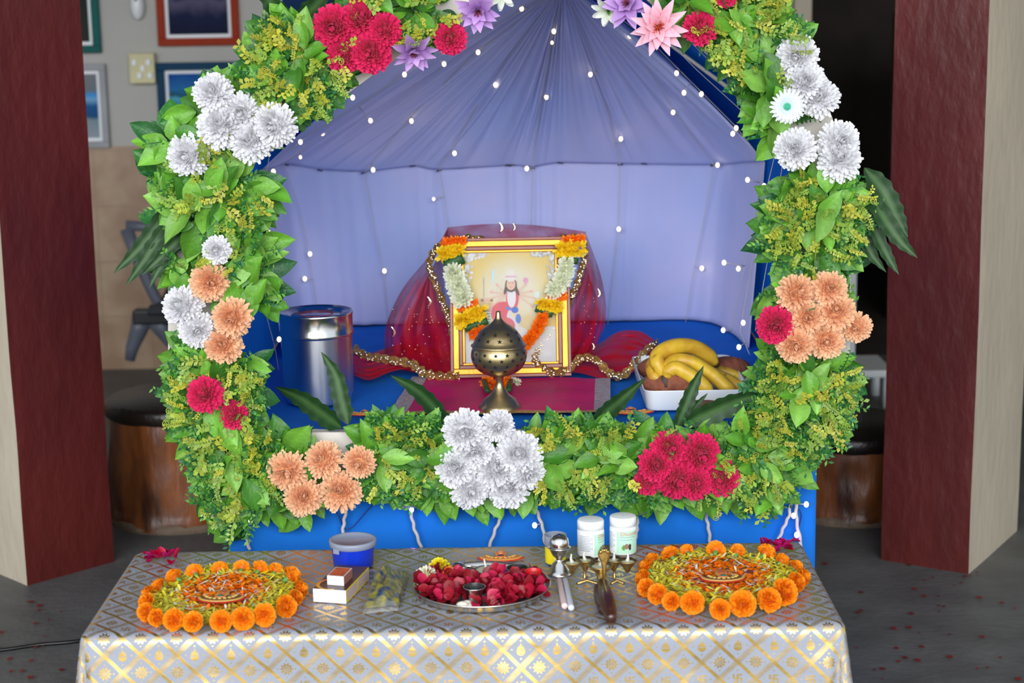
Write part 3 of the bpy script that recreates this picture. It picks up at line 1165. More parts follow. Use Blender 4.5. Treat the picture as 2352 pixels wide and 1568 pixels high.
def marigold_mb(R, col=(1.0, 0.22, 0.005), col2=(1.0, 0.36, 0.01), N=170):
    mb = MB()
    for k in range(N):
        f = (k + 0.5) / N
        phi = 0.05 + 1.85 * f ** 0.6
        th = k * 2.39996 + rnd(-0.2, 0.2)
        d = sphdir(phi, th)
        d.z *= 0.8
        root = d * (R * 0.42)
        d = (d + Vector((rnd(-.25, .25), rnd(-.25, .25), rnd(-.1, .25)))).normalized()
        petal(mb, root, d, Z + d * 0.01, R * rnd(0.45, 0.6), R * 0.34 * rnd(0.8, 1.2), jit(col, 0.2), jit(col2, 0.15), curl=0.15, cup=0.2,
              prof=(0.4, 0.8, 1.0, 0.9), ruff=0.22)
    mb.ell((0, 0, R * 0.05), (R * 0.55, R * 0.55, R * 0.4), 10, 6, 0, None, (0.8, 0.15, 0.0))
    return mb


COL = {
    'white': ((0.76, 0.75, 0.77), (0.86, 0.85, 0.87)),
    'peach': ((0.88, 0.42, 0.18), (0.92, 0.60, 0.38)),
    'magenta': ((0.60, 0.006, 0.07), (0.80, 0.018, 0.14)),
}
protos = {}
for cn, (ci, co) in COL.items():
    protos[cn] = []
    for k in range(3):
        mb = chrysanthemum(0.046, 200 if cn != 'magenta' else 220, ci, co, wid=0.20 if cn != 'magenta' else 0.23)
        mb.m = mb.m
        me_o = mb.build('chrysanthemum', M['petal'])
        C.objects.unlink(me_o)
        protos[cn].append(me_o)

cen = MB()
cen.ell((0, 0, 0.004), (0.009, 0.009, 0.005), 14, 8)
for k in range(20):
    a_ = k * 0.6
    cen.ell((0.0045 * cos(a_) * (0.4 + k / 20), 0.0045 * sin(a_) * (0.4 + k / 20), 0.009), (0.0016, 0.0016, 0.0016), 6, 4)


def place(proto, px, py, Y, Rpx, label, cat, group, face=None, Rbase=0.043):
    o = proto.copy()
    C.objects.link(o)
    for ch in proto.children:
        c = ch.copy()
        C.objects.link(c)
        c.parent = o
    p = P(px, py, Y)
    o.location = p
    s = Rpx * S(p) / Rbase
    o.scale = (s, s, s)
    f = Vector(face) if face else Vector((rnd(-0.35, 0.35), -1, rnd(-0.15, 0.45)))
    q = f.to_track_quat('Z', 'Y')
    o.rotation_mode = 'QUATERNION'
    o.rotation_quaternion = q @ Vector((0, 0, 1)).rotation_difference(Vector((0, 0, 1))) @ Matrix.Rotation(rnd(0, 6.28), 4, 'Z').to_quaternion()
    tag(o, label, cat, group)
    return o


YFl = 3.665
blooms = [
    # cluster above left
    ('white', 490, 214, 44, 'topmost of the white blooms beside the lagoon picture'),
    ('white', 633, 286, 48, 'white bloom under the leafy corner, nearest the drape lights'),
    ('white', 556, 256, 42, 'white bloom half hidden behind its three neighbours near the lagoon picture'),
    ('white', 578, 325, 48, 'lowest white bloom over the tin side eave of the drape'),
    ('white', 508, 290, 52, 'broad white bloom in the middle of the group near the lagoon picture'),
    ('white', 434, 357, 48, 'lone white bloom on the outer tin side shoulder of the frame'),
    # magenta top
    ('magenta', 768, 62, 48, 'magenta bloom nearest the two upright long leaves'),
    ('magenta', 828, 46, 44, 'uppermost of the five magenta blooms in the top cluster'),
    ('magenta', 885, 70, 38, 'magenta bloom in the top cluster nearest the yellow-green sprays'),
    ('magenta', 792, 124, 42, 'lowest magenta bloom of the top cluster on the leafy side'),
    ('magenta', 853, 120, 46, 'magenta bloom of the top cluster nearest the purple lily'),
    ('magenta', 1034, 88, 36, 'lone magenta bloom between two purple lilies'),
    ('magenta', 1608, 66, 38, 'magenta bloom touching the pink dahlia'),
    ('magenta', 1668, -8, 24, 'magenta bloom cut by the top of the picture'),
    # white right
    ('white', 1831, 128, 46, 'topmost white bloom against the dark doorway'),
    ('white', 1848, 190, 46, 'white bloom second from the top against the dark doorway'),
    ('white', 1882, 226, 44, 'white bloom sticking out farthest toward the dark doorway'),
    ('white', 1827, 342, 46, 'white bloom below the green-eyed daisy'),
    ('white', 1926, 326, 46, 'upper of two stacked white blooms near the dark doorway'),
    ('white', 1928, 368, 48, 'lower of two stacked white blooms near the dark doorway'),
    # peach right
    ('peach', 1829, 673, 44, 'peach bloom at the top on the shrine side, banana side column'),
    ('peach', 1904, 663, 40, 'peach bloom at the top nearest the doorway, banana side column'),
    ('peach', 1853, 728, 40, 'peach bloom in the heart of the banana side cluster'),
    ('peach', 1920, 716, 44, 'peach bloom just above the outermost one, banana side column'),
    ('peach', 1827, 790, 42, 'lowest peach bloom under the magenta one'),
    ('peach', 1896, 780, 42, 'lower peach bloom beside the outermost one, banana side column'),
    ('peach', 1966, 750, 34, 'outermost peach bloom facing the dark doorway'),
    ('magenta', 1782, 746, 42, 'single magenta bloom beside seven peach ones'),
    # magenta bottom right
    ('magenta', 1536, 1030, 40, 'magenta bloom at the top of the bottom cluster, next to the jar side leaves'),
    ('magenta', 1606, 1042, 46, 'round magenta bloom standing out on top of the bottom cluster'),
    ('magenta', 1506, 1066, 38, 'magenta bloom on the jar side edge of the bottom cluster'),
    ('magenta', 1486, 1106, 30, 'small lowest magenta bloom at the jar side of the bottom cluster'),
    ('magenta', 1552, 1100, 42, 'magenta bloom in the middle of the bottom cluster'),
    ('magenta', 1596, 1110, 36, 'lowest magenta bloom under the round one in the bottom cluster'),
    ('magenta', 1658, 1098, 42, 'magenta bloom at the leafy corner end of the bottom cluster'),
    # white bottom centre
    ('white', 1143, 976, 36, 'white bloom with a blue spot under the incense burner foot'),
    ('white', 1068, 988, 48, 'white bloom at the upper tin side of the bottom middle cluster'),
    ('white', 1088, 1032, 44, 'white bloom in the middle of the bottom cluster below the burner'),
    ('white', 1192, 1040, 50, 'large white bloom at the banana side of the bottom middle cluster'),
    ('white', 1046, 1074, 44, 'white bloom sticking out to the tin side of the bottom middle cluster'),
    ('white', 1138, 1076, 48, 'white bloom at the heart of the bottom middle cluster'),
    ('white', 1078, 1124, 42, 'lowest white bloom on the tin side of the bottom middle cluster'),
    ('white', 1166, 1120, 46, 'lowest white bloom on the banana side of the bottom middle cluster'),
    ('white', 1210, 1084, 40, 'white bloom at the outer banana side edge, bottom middle cluster'),
    # peach bottom left
    ('peach', 660, 1080, 44, 'peach bloom nearest the leafy corner in the bottom cluster of five'),
    ('peach', 744, 1056, 42, 'topmost peach bloom in the bottom cluster of five'),
    ('peach', 826, 1060, 36, 'peach bloom nearest the burner in the bottom cluster of five'),
    ('peach', 697, 1140, 42, 'lower peach bloom under the leafy corner in the bottom cluster of five'),
    ('peach', 783, 1128, 46, 'lowest peach bloom over the white wire on the skirt'),
    # left column
    ('magenta', 472, 906, 40, 'upper magenta bloom low on the tin side column'),
    ('magenta', 537, 952, 34, 'lower magenta bloom low on the tin side column'),
    ('white', 498, 574, 32, 'small white bloom above the peach one on the tin side column'),
    ('peach', 483, 646, 45, 'upper peach bloom on the tin side column'),
    ('white', 420, 703, 45, 'white bloom over the bench armrest'),
    ('white', 453, 757, 40, 'white bloom next below the armrest one on the tin side column'),
    ('peach', 534, 728, 44, 'middle peach bloom on the tin side column beside the blue wall'),
    ('peach', 513, 792, 44, 'lowest peach bloom on the tin side column'),
]
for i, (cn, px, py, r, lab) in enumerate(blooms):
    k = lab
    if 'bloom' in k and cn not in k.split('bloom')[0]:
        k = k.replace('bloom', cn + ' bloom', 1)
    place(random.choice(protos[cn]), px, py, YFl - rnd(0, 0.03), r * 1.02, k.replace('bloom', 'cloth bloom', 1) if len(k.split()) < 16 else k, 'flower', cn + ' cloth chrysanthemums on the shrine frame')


def centred(name, mb, cmb, cm, cname):
    o = mb.build(name, M['petal'])
    C.objects.unlink(o)
    c = cmb.build(cname, cm)
    C.objects.unlink(c)
    c.parent = o
    return o


# daisy
mb = MB()
for k in range(44):
    th = 2 * PI * k / 44 * 2 + (0.07 if k >= 22 else 0)
    d = sphdir(1.40 - (0.2 if k >= 22 else 0), th)
    petal(mb, d * 0.003, d, Z, 0.040 * rnd(0.88, 1.03), 0.0085, (0.6, 0.7, 0.7), (0.88, 0.89, 0.93), 0.02, 0.4, (0.5, 0.9, 1, 0.9, 0.3))
daisy = centred('daisy', mb, cen, mat('mint_centre', lin(70, 176, 140), 0.4), 'centre')
place(daisy, 1807, 245, 3.605, 44, 'white flat daisy with a green spiral centre', 'flower', None, (0.05, -1, 0.1))
# dahlia
mb = dahlia(0.043, [(11, 1.45, 1.0), (9, 1.15, 0.85), (7, 0.8, 0.62)], (0.80, 0.28, 0.36), (0.93, 0.60, 0.70), 0.36)
cm = MB()
for k in range(46):
    th, ph = rnd(0, 6.28), rnd(0, 0.9)
    d = sphdir(ph, th)
    cm.tube([d * 0.002, d * rnd(0.010, 0.016)], 0.0008, 4, 0)
dah = centred('dahlia', mb, cm, mat('stamen', lin(206, 96, 20), 0.5, col2=lin(150, 20, 40), vscale=90), 'stamen')
place(dah, 1511, 62, 3.63, 66, 'large pale pink dahlia with rust coloured centre', 'flower', None, (0.05, -1, -0.1))
# purple lilies
mb = dahlia(0.043, [(7, 1.35, 1.0), (6, 0.95, 0.95), (5, 0.5, 0.7)], (0.30, 0.10, 0.42), (0.66, 0.42, 0.80), 0.46)
cm = MB()
for k in range(14):
    d = sphdir(rnd(0, 0.5), rnd(0, 6.28))
    cm.tube([d * 0.002, d * 0.018], 0.0008, 4)
lily = centred('purple_lily', mb, cm, mat('dark_stamen', lin(120, 40, 50), 0.5), 'stamen')
place(lily, 948, 112, 3.645, 56, 'purple cloth lily hanging beside the five magenta blooms', 'flower', 'purple cloth lilies', (0.2, -0.8, -0.7))
place(lily, 1098, 22, 3.645, 56, 'purple cloth lily at the picture top beside the lone magenta bloom', 'flower', 'purple cloth lilies', (-0.1, -0.9, -0.4))
place(lily, 1442, 10, 3.66, 60, 'purple cloth lily behind the pink dahlia', 'flower', 'purple cloth lilies', (-0.2, -0.9, 0.1))
mb = dahlia(0.043, [(8, 1.35, 1.0), (6, 0.9, 0.8)], (0.55, 0.62, 0.40), (0.86, 0.88, 0.84), 0.42, False)
wl = centred('white_lily', mb, cm, M['green'], 'stamen')
place(wl, 1398, 22, 3.68, 40, 'greenish white lily behind the purple lily near the drape peak', 'flower', 'white cloth lilies', (-0.3, -0.8, -0.5))
place(wl, 1150, -14, 3.68, 38, 'greenish white lily cut by the picture top near the drape peak', 'flower', 'white cloth lilies', (0.2, -0.8, -0.4))

# ============================================================ FOLIAGE
LG = [(0.10, 0.31, 0.022), (0.14, 0.38, 0.03), (0.17, 0.43, 0.04), (0.055, 0.21, 0.018), (0.22, 0.47, 0.07)]
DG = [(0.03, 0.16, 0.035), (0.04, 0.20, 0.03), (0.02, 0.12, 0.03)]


def leaf(mb, base, d, nrm, L, W, col, droop=0.25, fold=0.25, prof=(0.12, 0.62, 0.95, 1.0, 0.85, 0.52, 0.0)):
    d = d.normalized()
    s = d.cross(nrm)
    if s.length < 1e-4:
        s = Vector((1, 0, 0))
    s.normalize()
    n = s.cross(d).normalized()
    rows, cols = [], []
    m = len(prof)
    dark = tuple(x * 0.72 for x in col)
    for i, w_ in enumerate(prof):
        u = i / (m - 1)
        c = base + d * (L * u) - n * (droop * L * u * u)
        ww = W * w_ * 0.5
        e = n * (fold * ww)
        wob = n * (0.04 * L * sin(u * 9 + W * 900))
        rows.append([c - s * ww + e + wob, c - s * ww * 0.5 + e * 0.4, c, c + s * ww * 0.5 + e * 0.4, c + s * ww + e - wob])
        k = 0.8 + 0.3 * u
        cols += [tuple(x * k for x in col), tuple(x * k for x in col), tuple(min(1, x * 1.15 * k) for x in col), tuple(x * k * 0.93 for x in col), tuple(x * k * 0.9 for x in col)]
    mb.grid(rows, 0, cols)


def sprig(mb, base, d, nrm, L, cols, n=12, ls=0.013):
    d = d.normalized()
    s = d.cross(nrm).normalized()
    n_ = s.cross(d).normalized()
    bend = rnd(-0.3, 0.3)
    pts = [base + d * L * u + s * (bend * L * u * u) - n_ * 0.15 * L * u * u for u in (0, 0.25, 0.5, 0.75, 1.0)]
    stem = random.choice(DG)
    mb.tube(pts, [0.0014, 0.0012, 0.001, 0.0008, 0.0005], 4, 0, stem)
    for k in range(n):
        u = 0.15 + 0.85 * k / n
        i = min(int(u * 4), 3)
        q = pts[i].lerp(pts[i + 1], u * 4 - i)
        sd = 1 if k % 2 else -1
        dd = (d * rnd(0.4, 0.9) + s * sd * rnd(0.5, 1.0) + n_ * rnd(-0.1, 0.7)).normalized()
        l_ = ls * rnd(0.7, 1.25)
        sw = dd.cross(n_).normalized() * (l_ * rnd(0.18, 0.27))
        c = random.choice(cols)
        mb.add([q, q + dd * l_ * 0.5 + sw, q + dd * l_, q + dd * l_ * 0.5 - sw], [(0, 1, 2, 3)], 0, jit(c, 0.25))


YG = [(0.32, 0.40, 0.04), (0.42, 0.42, 0.04), (0.24, 0.38, 0.05)]


def tendril(mb, base, d, nrm, L):
    d = d.normalized()
    s = d.cross(nrm).normalized()
    n_ = s.cross(d).normalized()
    c = jit(random.choice(YG), 0.2)
    kind = random.random()
    bend = rnd(-0.5, 0.5)
    pts = [base + d * L * u + s * (bend * L * u * u) + n_ * 0.12 * L * u for u in (0, 0.33, 0.66, 1.0)]
    mb.tube(pts, 0.0011, 4, 0, c)
    if kind < 0.25:
        # spiral curl
        r = rnd(0.006, 0.009)
        cc = pts[-1] + s * r
        sp2 = [cc - s * (r * (1 - k / 22)) * cos(k * 0.55) + d * (r * (1 - k / 22)) * sin(k * 0.55) for k in range(18)]
        mb.tube(sp2, 0.0011, 4, 0, c)
    m = 9 if kind < 0.6 else 5
    for k in range(m):
        u = 0.3 + 0.7 * k / (m - 1)
        i = min(int(u * 3), 2)
        q = pts[i].lerp(pts[i + 1], u * 3 - i)
        for sd in (-1, 1):
            dd = (d * rnd(0.3, 0.8) + s * sd * rnd(0.5, 1) + n_ * rnd(0, 0.5)).normalized()
            l_ = rnd(0.004, 0.008) if kind < 0.6 else rnd(0.008, 0.014)
            sw = dd.cross(n_).normalized() * (l_ * 0.36)
            l_ *= 1.25
            mb.add([q, q + dd * l_ * 0.6 + sw, q + dd * l_, q + dd * l_ * 0.6 - sw], [(0, 1, 2, 3)], 0, jit(c, 0.2))


PXM = 0.00096


def garland(label, path, hw, n_broad, n_fine, n_yel, big=1.0, bright=None, fine_c=None):
    pts = [Vector((a, b)) for a, b in path]
    seg = [(pts[i], pts[i + 1]) for i in range(len(pts) - 1)]
    ln = [(b - a).length for a, b in seg]
    tot = sum(ln)
    t = thing('leaf_garland', P(path[0][0], path[0][1], 3.72), label, 'garland', 'artificial leaf garlands on the shrine frame')

    def pos(spread=1.0):
        r = rnd(0, tot)
        for (a, b), l_ in zip(seg, ln):
            if r <= l_:
                break
            r -= l_
        c = a.lerp(b, min(1, r / max(l_, 1)))
        dr = (b - a).normalized() if l_ > 0 else Vector((1, 0))
        lat = Vector((-dr.y, dr.x))
        s = random.choice((-1, 1)) * rnd(0, 1) ** 0.75
        endk = rnd(-0.35, 0.35)
        q = c + lat * (s * hw * spread) + dr * (endk * hw * 0.5)
        # direction in the frame plane: outward and along
        o2 = lat * s + dr * rnd(-0.9, 0.9)
        if o2.length < 0.1:
            o2 = Vector((rnd(-1, 1), rnd(-1, 1)))
        o2.normalize()
        return q, Vector((o2.x, 0, -o2.y)), abs(s)

    pal = bright or LG
    mb = MB()
    n_broad = int(n_broad * 1.15)
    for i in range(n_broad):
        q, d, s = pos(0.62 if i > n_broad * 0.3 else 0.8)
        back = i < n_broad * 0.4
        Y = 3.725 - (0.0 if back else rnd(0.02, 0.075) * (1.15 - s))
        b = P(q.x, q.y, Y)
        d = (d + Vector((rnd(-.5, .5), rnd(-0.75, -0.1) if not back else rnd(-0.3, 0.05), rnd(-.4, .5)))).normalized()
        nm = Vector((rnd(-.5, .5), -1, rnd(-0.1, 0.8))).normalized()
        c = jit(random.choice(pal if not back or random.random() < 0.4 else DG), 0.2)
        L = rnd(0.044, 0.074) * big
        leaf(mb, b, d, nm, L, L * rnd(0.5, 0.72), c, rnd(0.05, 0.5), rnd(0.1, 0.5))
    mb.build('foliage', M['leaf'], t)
    mb = MB()
    fc = fine_c or [(0.05, 0.24, 0.03), (0.11, 0.34, 0.04), (0.02, 0.13, 0.035), (0.18, 0.40, 0.06), (0.04, 0.20, 0.08)]
    for i in range(n_fine):
        q, d, s = pos(0.75)
        b = P(q.x, q.y, 3.705 - rnd(0.0, 0.04))
        d = (d + Vector((rnd(-.7, .7), rnd(-0.9, -0.1), rnd(-.5, .6)))).normalized()
        sprig(mb, b, d, Vector((rnd(-.3, .3), -1, 0.3)), rnd(0.04, 0.075), fc, random.randint(9, 15))
    mb.build('fine_foliage', M['fine'], t)
    mb = MB()
    for i in range(int(n_yel * 0.5)):
        q, d, s = pos(0.78)
        b = P(q.x, q.y, 3.675 - rnd(0.0, 0.035))
        d = (d + Vector((rnd(-.7, .7), rnd(-0.7, 0.0), rnd(-.6, .5)))).normalized()
        tendril(mb, b, d, Vector((rnd(-.3, .3), -1, 0.2)), rnd(0.025, 0.055))
    mb.build('sprays', M['fine'], t)
    return t


garland('leaf garland tuft at the top beside the lone magenta bloom', [(930, 30), (1010, 20)], 62, 60, 14, 60, 0.9)
garland('leaf garland tuft above the magenta cluster at the picture top', [(760, -30), (900, -30)], 50, 40, 6, 20, 1.0)
garland('dense leaf garland on the sloping shoulder between white and magenta blooms', [(720, 100), (670, 165), (650, 215)], 105, 190, 90, 130, 1.05)
garland('bright broad leaved garland on the outer shoulder below the lone white bloom', [(560, 400), (490, 450), (440, 520)], 95, 190, 35, 80, 1.25)
garland('sparse leaves between the small white bloom and the shoulder garland', [(570, 545), (570, 700)], 42, 46, 16, 10, 1.15)
garland('few leaves beside the upper peach bloom over the bench', [(430, 590), (430, 660)], 32, 26, 4, 8, 1.0)
garland('broad bright leaves above the bench armrest on the outer column', [(400, 300), (400, 420)], 30, 24, 2, 0, 1.2)
garland('leaf garland around the two magenta blooms of the tin side column', [(500, 830), (490, 900), (500, 980)], 92, 190, 80, 110, 1.1)
garland('leaf garland bushing out at the bottom corner over the log stool', [(530, 1010), (550, 1090), (600, 1160)], 100, 220, 170, 120, 1.0)
garland('few leaves under the peach blooms along the bottom board', [(640, 1040), (720, 1160)], 45, 50, 6, 2, 1.25)
garland('leaf garland along the bottom between peach and white blooms', [(850, 1050), (990, 1058)], 74, 170, 110, 60, 1.05)
garland('leaf garland along the bottom between white and magenta blooms', [(1230, 1058), (1350, 1055), (1450, 1066)], 74, 210, 90, 120, 1.05)
garland('leaves poking out around the bottom magenta cluster', [(1480, 1070), (1680, 1070)], 74, 100, 30, 20, 1.1)
garland('leaf garland bushing out at the banana side bottom corner', [(1700, 1010), (1760, 1060), (1800, 1100)], 95, 190, 190, 120, 1.0)
garland('leaf garland on the column between the tray and the doorway', [(1860, 840), (1850, 900), (1820, 980)], 105, 210, 160, 150, 1.0)
garland('leaf garland on the column above the peach cluster', [(1900, 430), (1878, 500), (1860, 590)], 96, 230, 100, 130, 1.1)
garland('leaves around the peach cluster of the banana side column', [(1790, 640), (1900, 720)], 70, 60, 16, 20, 1.0)
garland('leaf garland hanging on the sloping edge near the dark doorway', [(1668, 15), (1738, 85), (1765, 140)], 82, 200, 60, 150, 1.05)
garland('leaves on the sloping board around the green-eyed daisy', [(1752, 180), (1812, 290)], 42, 60, 6, 4, 1.15)
garland('leaf tuft behind the pink dahlia at the top', [(1560, -20), (1600, 30)], 45, 50, 6, 10, 1.0)
garland('leaves behind the middle white blooms of the bottom board', [(1010, 1080), (1210, 1090)], 60, 70, 6, 0, 1.15)
garland('leaves tucked behind the white blooms near the lagoon picture', [(450, 240), (600, 300)], 45, 40, 4, 14, 1.2)

def hanging(label, pts):
    t = thing('leaf_garland', P(pts[0][0], pts[0][1], 3.72), label, 'garland', 'artificial leaf garlands on the shrine frame')
    mb = MB()
    for (a, b, dx, dy, L) in pts:
        q = P(a, b, 3.715)
        d = Vector((dx, -0.25, -dy)).normalized()
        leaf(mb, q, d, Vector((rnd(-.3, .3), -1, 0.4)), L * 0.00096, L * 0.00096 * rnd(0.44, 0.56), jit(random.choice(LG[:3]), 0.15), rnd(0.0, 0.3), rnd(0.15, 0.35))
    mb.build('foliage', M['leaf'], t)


hanging('broad leaves hanging over the skirt at its tin end', [(560, 1150, -.2, 1, 75), (600, 1150, .2, 1, 62), (630, 1150, .3, 1, 70), (655, 1150, .5, 1, 66), (690, 1150, .3, 1, 76), (715, 1140, .6, 1, 60), (470, 1100, -1, .7, 50), (480, 1150, -.7, 1, 46)])
hanging('broad leaves hanging over the skirt between peach and white blooms', [(930, 1115, -1, .45, 78), (950, 1110, -.6, 1, 60), (985, 1115, -.1, 1, 72), (1018, 1120, .35, 1, 82), (1035, 1115, .3, .8, 60), (875, 1100, -1, .1, 60)])
hanging('broad leaves hanging over the skirt under the white blooms', [(1092, 1140, .4, 1, 74), (1150, 1150, -.5, 1, 44), (1172, 1145, .2, 1, 44), (1222, 1130, -.4, 1, 50)])
hanging('broad leaves hanging over the skirt above the jars', [(1320, 1115, -.9, .8, 78), (1275, 1110, -.2, 1, 60), (1395, 1110, -.4, 1, 60), (1425, 1130, .5, 1, 84), (1445, 1120, .5, .9, 60), (1490, 1120, .5, 1, 52), (1510, 1130, .7, 1, 56)])
hanging('broad leaves hanging over the skirt at its banana end', [(1640, 1120, -.5, 1, 56), (1680, 1115, .3, 1, 84), (1700, 1110, .6, 1, 50), (1730, 1110, .8, .8, 66), (1780, 1110, .9, .7, 76), (1820, 1090, 1, .5, 70), (1830, 1030, 1, .15, 80), (1835, 1010, 1, -.25, 66), (1750, 1120, .4, 1, 60)])

# ---- long wavy fresh leaves
def long_leaf(pts, wpx, label, group='long wavy fresh leaves'):
    n = 34
    sp_ = spline(pts, n)
    w3 = [P(*q) for q in sp_]
    mb = MB()
    rows, cols = [], []
    for i, p in enumerate(w3):
        u = i / (n - 1)
        tan = (w3[min(i + 1, n - 1)] - w3[max(i - 1, 0)]).normalized()
        side = tan.cross(Vector((0, 1, 0)))
        if side.length < 1e-3:
            side = Vector((1, 0, 0))
        side.normalize()
        wd = wpx * S(p) * 0.5 * (min(1, u / 0.18) ** 0.7) * (1 - max(0, (u - 0.45) / 0.55) ** 1.8) + 0.0006
        wv = 0.12 * wd * sin(i * 1.25)
        f = Vector((0, -1, 0))
        rows.append([p - side * (wd * (1 + 0.10 * sin(i * 1.3))) + f * (0.25 * wd + wv), p - side * wd * 0.5 + f * 0.1 * wd, p - f * 0.12 * wd, p + side * wd * 0.5 + f * 0.1 * wd, p + side * (wd * (1 + 0.10 * sin(i * 1.3 + 2))) + f * (0.25 * wd - wv)])
        g = (0.012, 0.048, 0.010)
        cols += [g, g, (0.05, 0.12, 0.03), g, g]
    mb.grid(rows, 0, cols)
    return tag(mb.build('long_leaf', M['longleaf'], origin=w3[0]), label, 'leaf', group)


L_ = [
    ([(672, 68, 3.74), (650, 40, 3.72), (615, -5, 3.70), (585, -50, 3.68)], 44, 'dark wavy leaf standing up toward the orange framed picture'),
    ([(690, 70, 3.74), (705, 35, 3.72), (735, 0, 3.70), (760, -40, 3.68)], 46, 'dark wavy leaf standing up beside the magenta top cluster'),
    ([(420, 440, 3.73), (370, 510, 3.70), (320, 570, 3.68), (262, 627, 3.66)], 40, 'long dark leaf hanging farthest out toward the tiled wall'),
    ([(430, 470, 3.72), (370, 540, 3.69), (330, 600, 3.67), (290, 655, 3.65)], 34, 'long dark leaf pointing down past the bench armrest'),
    ([(450, 500, 3.72), (420, 540, 3.70), (370, 590, 3.68), (325, 632, 3.67)], 32, 'middle one of the dark leaves over the bench'),
    ([(440, 520, 3.72), (400, 570, 3.70), (365, 620, 3.68), (343, 660, 3.67)], 26, 'shorter dark leaf nearest the frame over the bench'),
    ([(1985, 385, 3.70), (2030, 440, 3.67), (2060, 500, 3.66), (2085, 545, 3.65)], 46, 'broad dark leaf arching over the red pillar, banana side'),
    ([(1990, 430, 3.69), (2030, 500, 3.65), (2065, 550, 3.63), (2107, 592, 3.62)], 38, 'dark leaf whose tip reaches farthest across the red pillar'),
    ([(1985, 470, 3.70), (2010, 530, 3.68), (2040, 590, 3.66), (2064, 630, 3.65)], 28, 'narrow dark leaf hanging in front of the red pillar edge'),
    ([(1970, 460, 3.71), (1985, 530, 3.70), (2000, 580, 3.69), (2035, 625, 3.68)], 32, 'dark leaf hanging against the dark doorway'),
    ([(785, 982, 3.72), (740, 950, 3.76), (690, 915, 3.80), (632, 888, 3.84)], 46, 'dark wavy leaf lying toward the foot of the steel tin'),
    ([(800, 975, 3.72), (785, 920, 3.74), (770, 860, 3.76), (738, 808, 3.78)], 40, 'dark wavy leaf rising in front of the steel tin'),
    ([(1022, 985, 3.72), (1000, 940, 3.76), (955, 895, 3.82), (898, 862, 3.86)], 40, 'dark wavy leaf over the tin side corner of the magenta mat'),
    ([(1360, 985, 3.72), (1390, 950, 3.76), (1430, 915, 3.80), (1482, 868, 3.84)], 40, 'dark wavy leaf over the banana side corner of the magenta mat'),
    ([(1555, 980, 3.72), (1572, 940, 3.74), (1592, 890, 3.76), (1616, 840, 3.78)], 32, 'dark upright leaf in front of the white tray'),
    ([(1565, 978, 3.73), (1585, 950, 3.74), (1600, 930, 3.75), (1625, 903, 3.76)], 18, 'small dark leaf in front of the tray handle slot'),
    ([(1570, 975, 3.71), (1640, 945, 3.70), (1700, 920, 3.69), (1752, 905, 3.68)], 50, 'long dark leaf lying from the tray to the banana side garland'),
]
for a_ in L_:
    long_leaf(*a_)

# ============================================================ ON THE PLATFORM
# steel tin
p = G(728, 928, ZP + 0.008)
p.y += 0.05
r = 84 * S(p)
t = thing('steel_tin', (p.x, p.y, ZP + 0.008), 'large polished stainless steel canister with a flat lid', 'canister')
mb = MB()
mb.lathe([(0.001, 0), (r * 0.86, 0), (r * 0.9, 0.006), (r * 0.9, 0.012), (r * 0.955, 0.02), (r * 0.955, 0.165), (r * 0.97, 0.168)], (p.x, p.y, ZP + 0.008), 96)
mb.build('body', M['steel'], t)
mb = MB()
zl = ZP + 0.008
mb.lathe([(r * 0.985, 0.160), (r, 0.162), (r, 0.168), (r * 0.985, 0.171), (r * 0.985, 0.208), (r, 0.211), (r, 0.215), (r * 0.98, 0.2165), (r * 0.93, 0.212), (r * 0.75, 0.211), (r * 0.72, 0.206), (r * 0.66, 0.206), (r * 0.64, 0.209), (0.001, 0.209)], (p.x, p.y, zl), 96)
lid = mb.build('lid', M['steel'], t)
mb = MB()
for k in range(60):
    a_ = 2 * PI * k / 60
    if k % 5 != 4:
        mb.box((p.x + r * 0.45 * cos(a_), p.y + r * 0.45 * sin(a_), zl + 0.2098), (0.003, 0.006, 0.0008), 0, Matrix.Rotation(a_, 4, 'Z'))
mb.build('printed_ring', mat('red_print', lin(170, 50, 40), 0.4), t)

# spun steel: reflections stretch up and down the wall
ms_ = mat('spun_steel', (0.78, 0.78, 0.78), 0.32, 1.0, bump=0.01, bscale=5)
b_ = ms_.node_tree.nodes['Principled BSDF']
tg_ = ms_.node_tree.nodes.new('ShaderNodeTangent')
tg_.direction_type, tg_.axis = 'RADIAL', 'Z'
ms_.node_tree.links.new(tg_.outputs[0], b_.inputs['Tangent'])
b_.inputs['Anisotropic'].default_value = 0.9
b_.inputs['Anisotropic Rotation'].default_value = 0.25
for ch in t.children:
    if ch.name.startswith('body'):
        ch.data.materials[0] = ms_
# magenta mat
z = ZP + 0.012
c = [G(895, 952, z), G(1402, 950, z), G(1402, 872, z), G(948, 868, z)]
t = thing('satin_mat', ((c[0] + c[2]) / 2), 'magenta satin mat edged with silver and gold lace', 'mat')
def patch(u0, u1, v0, v1, dz, nu=50, nv=24, puff=0.004):
    rows = []
    for i in range(nv + 1):
        v = v0 + (v1 - v0) * i / nv
        row = []
        for j in range(nu + 1):
            u = u0 + (u1 - u0) * j / nu
            q = c[0].lerp(c[1], u).lerp(c[3].lerp(c[2], u), v)
            q.z = z + dz + puff * (noise.noise(Vector((u * 6, v * 4, 2))) + 0.4 * noise.noise(Vector((u * 20, v * 9, 5)))) - 0.004 * math.exp(-((u - 0.5) / 0.06) ** 2 - (v / 0.2) ** 2)
            row.append(q)
        rows.append(row)
    return rows


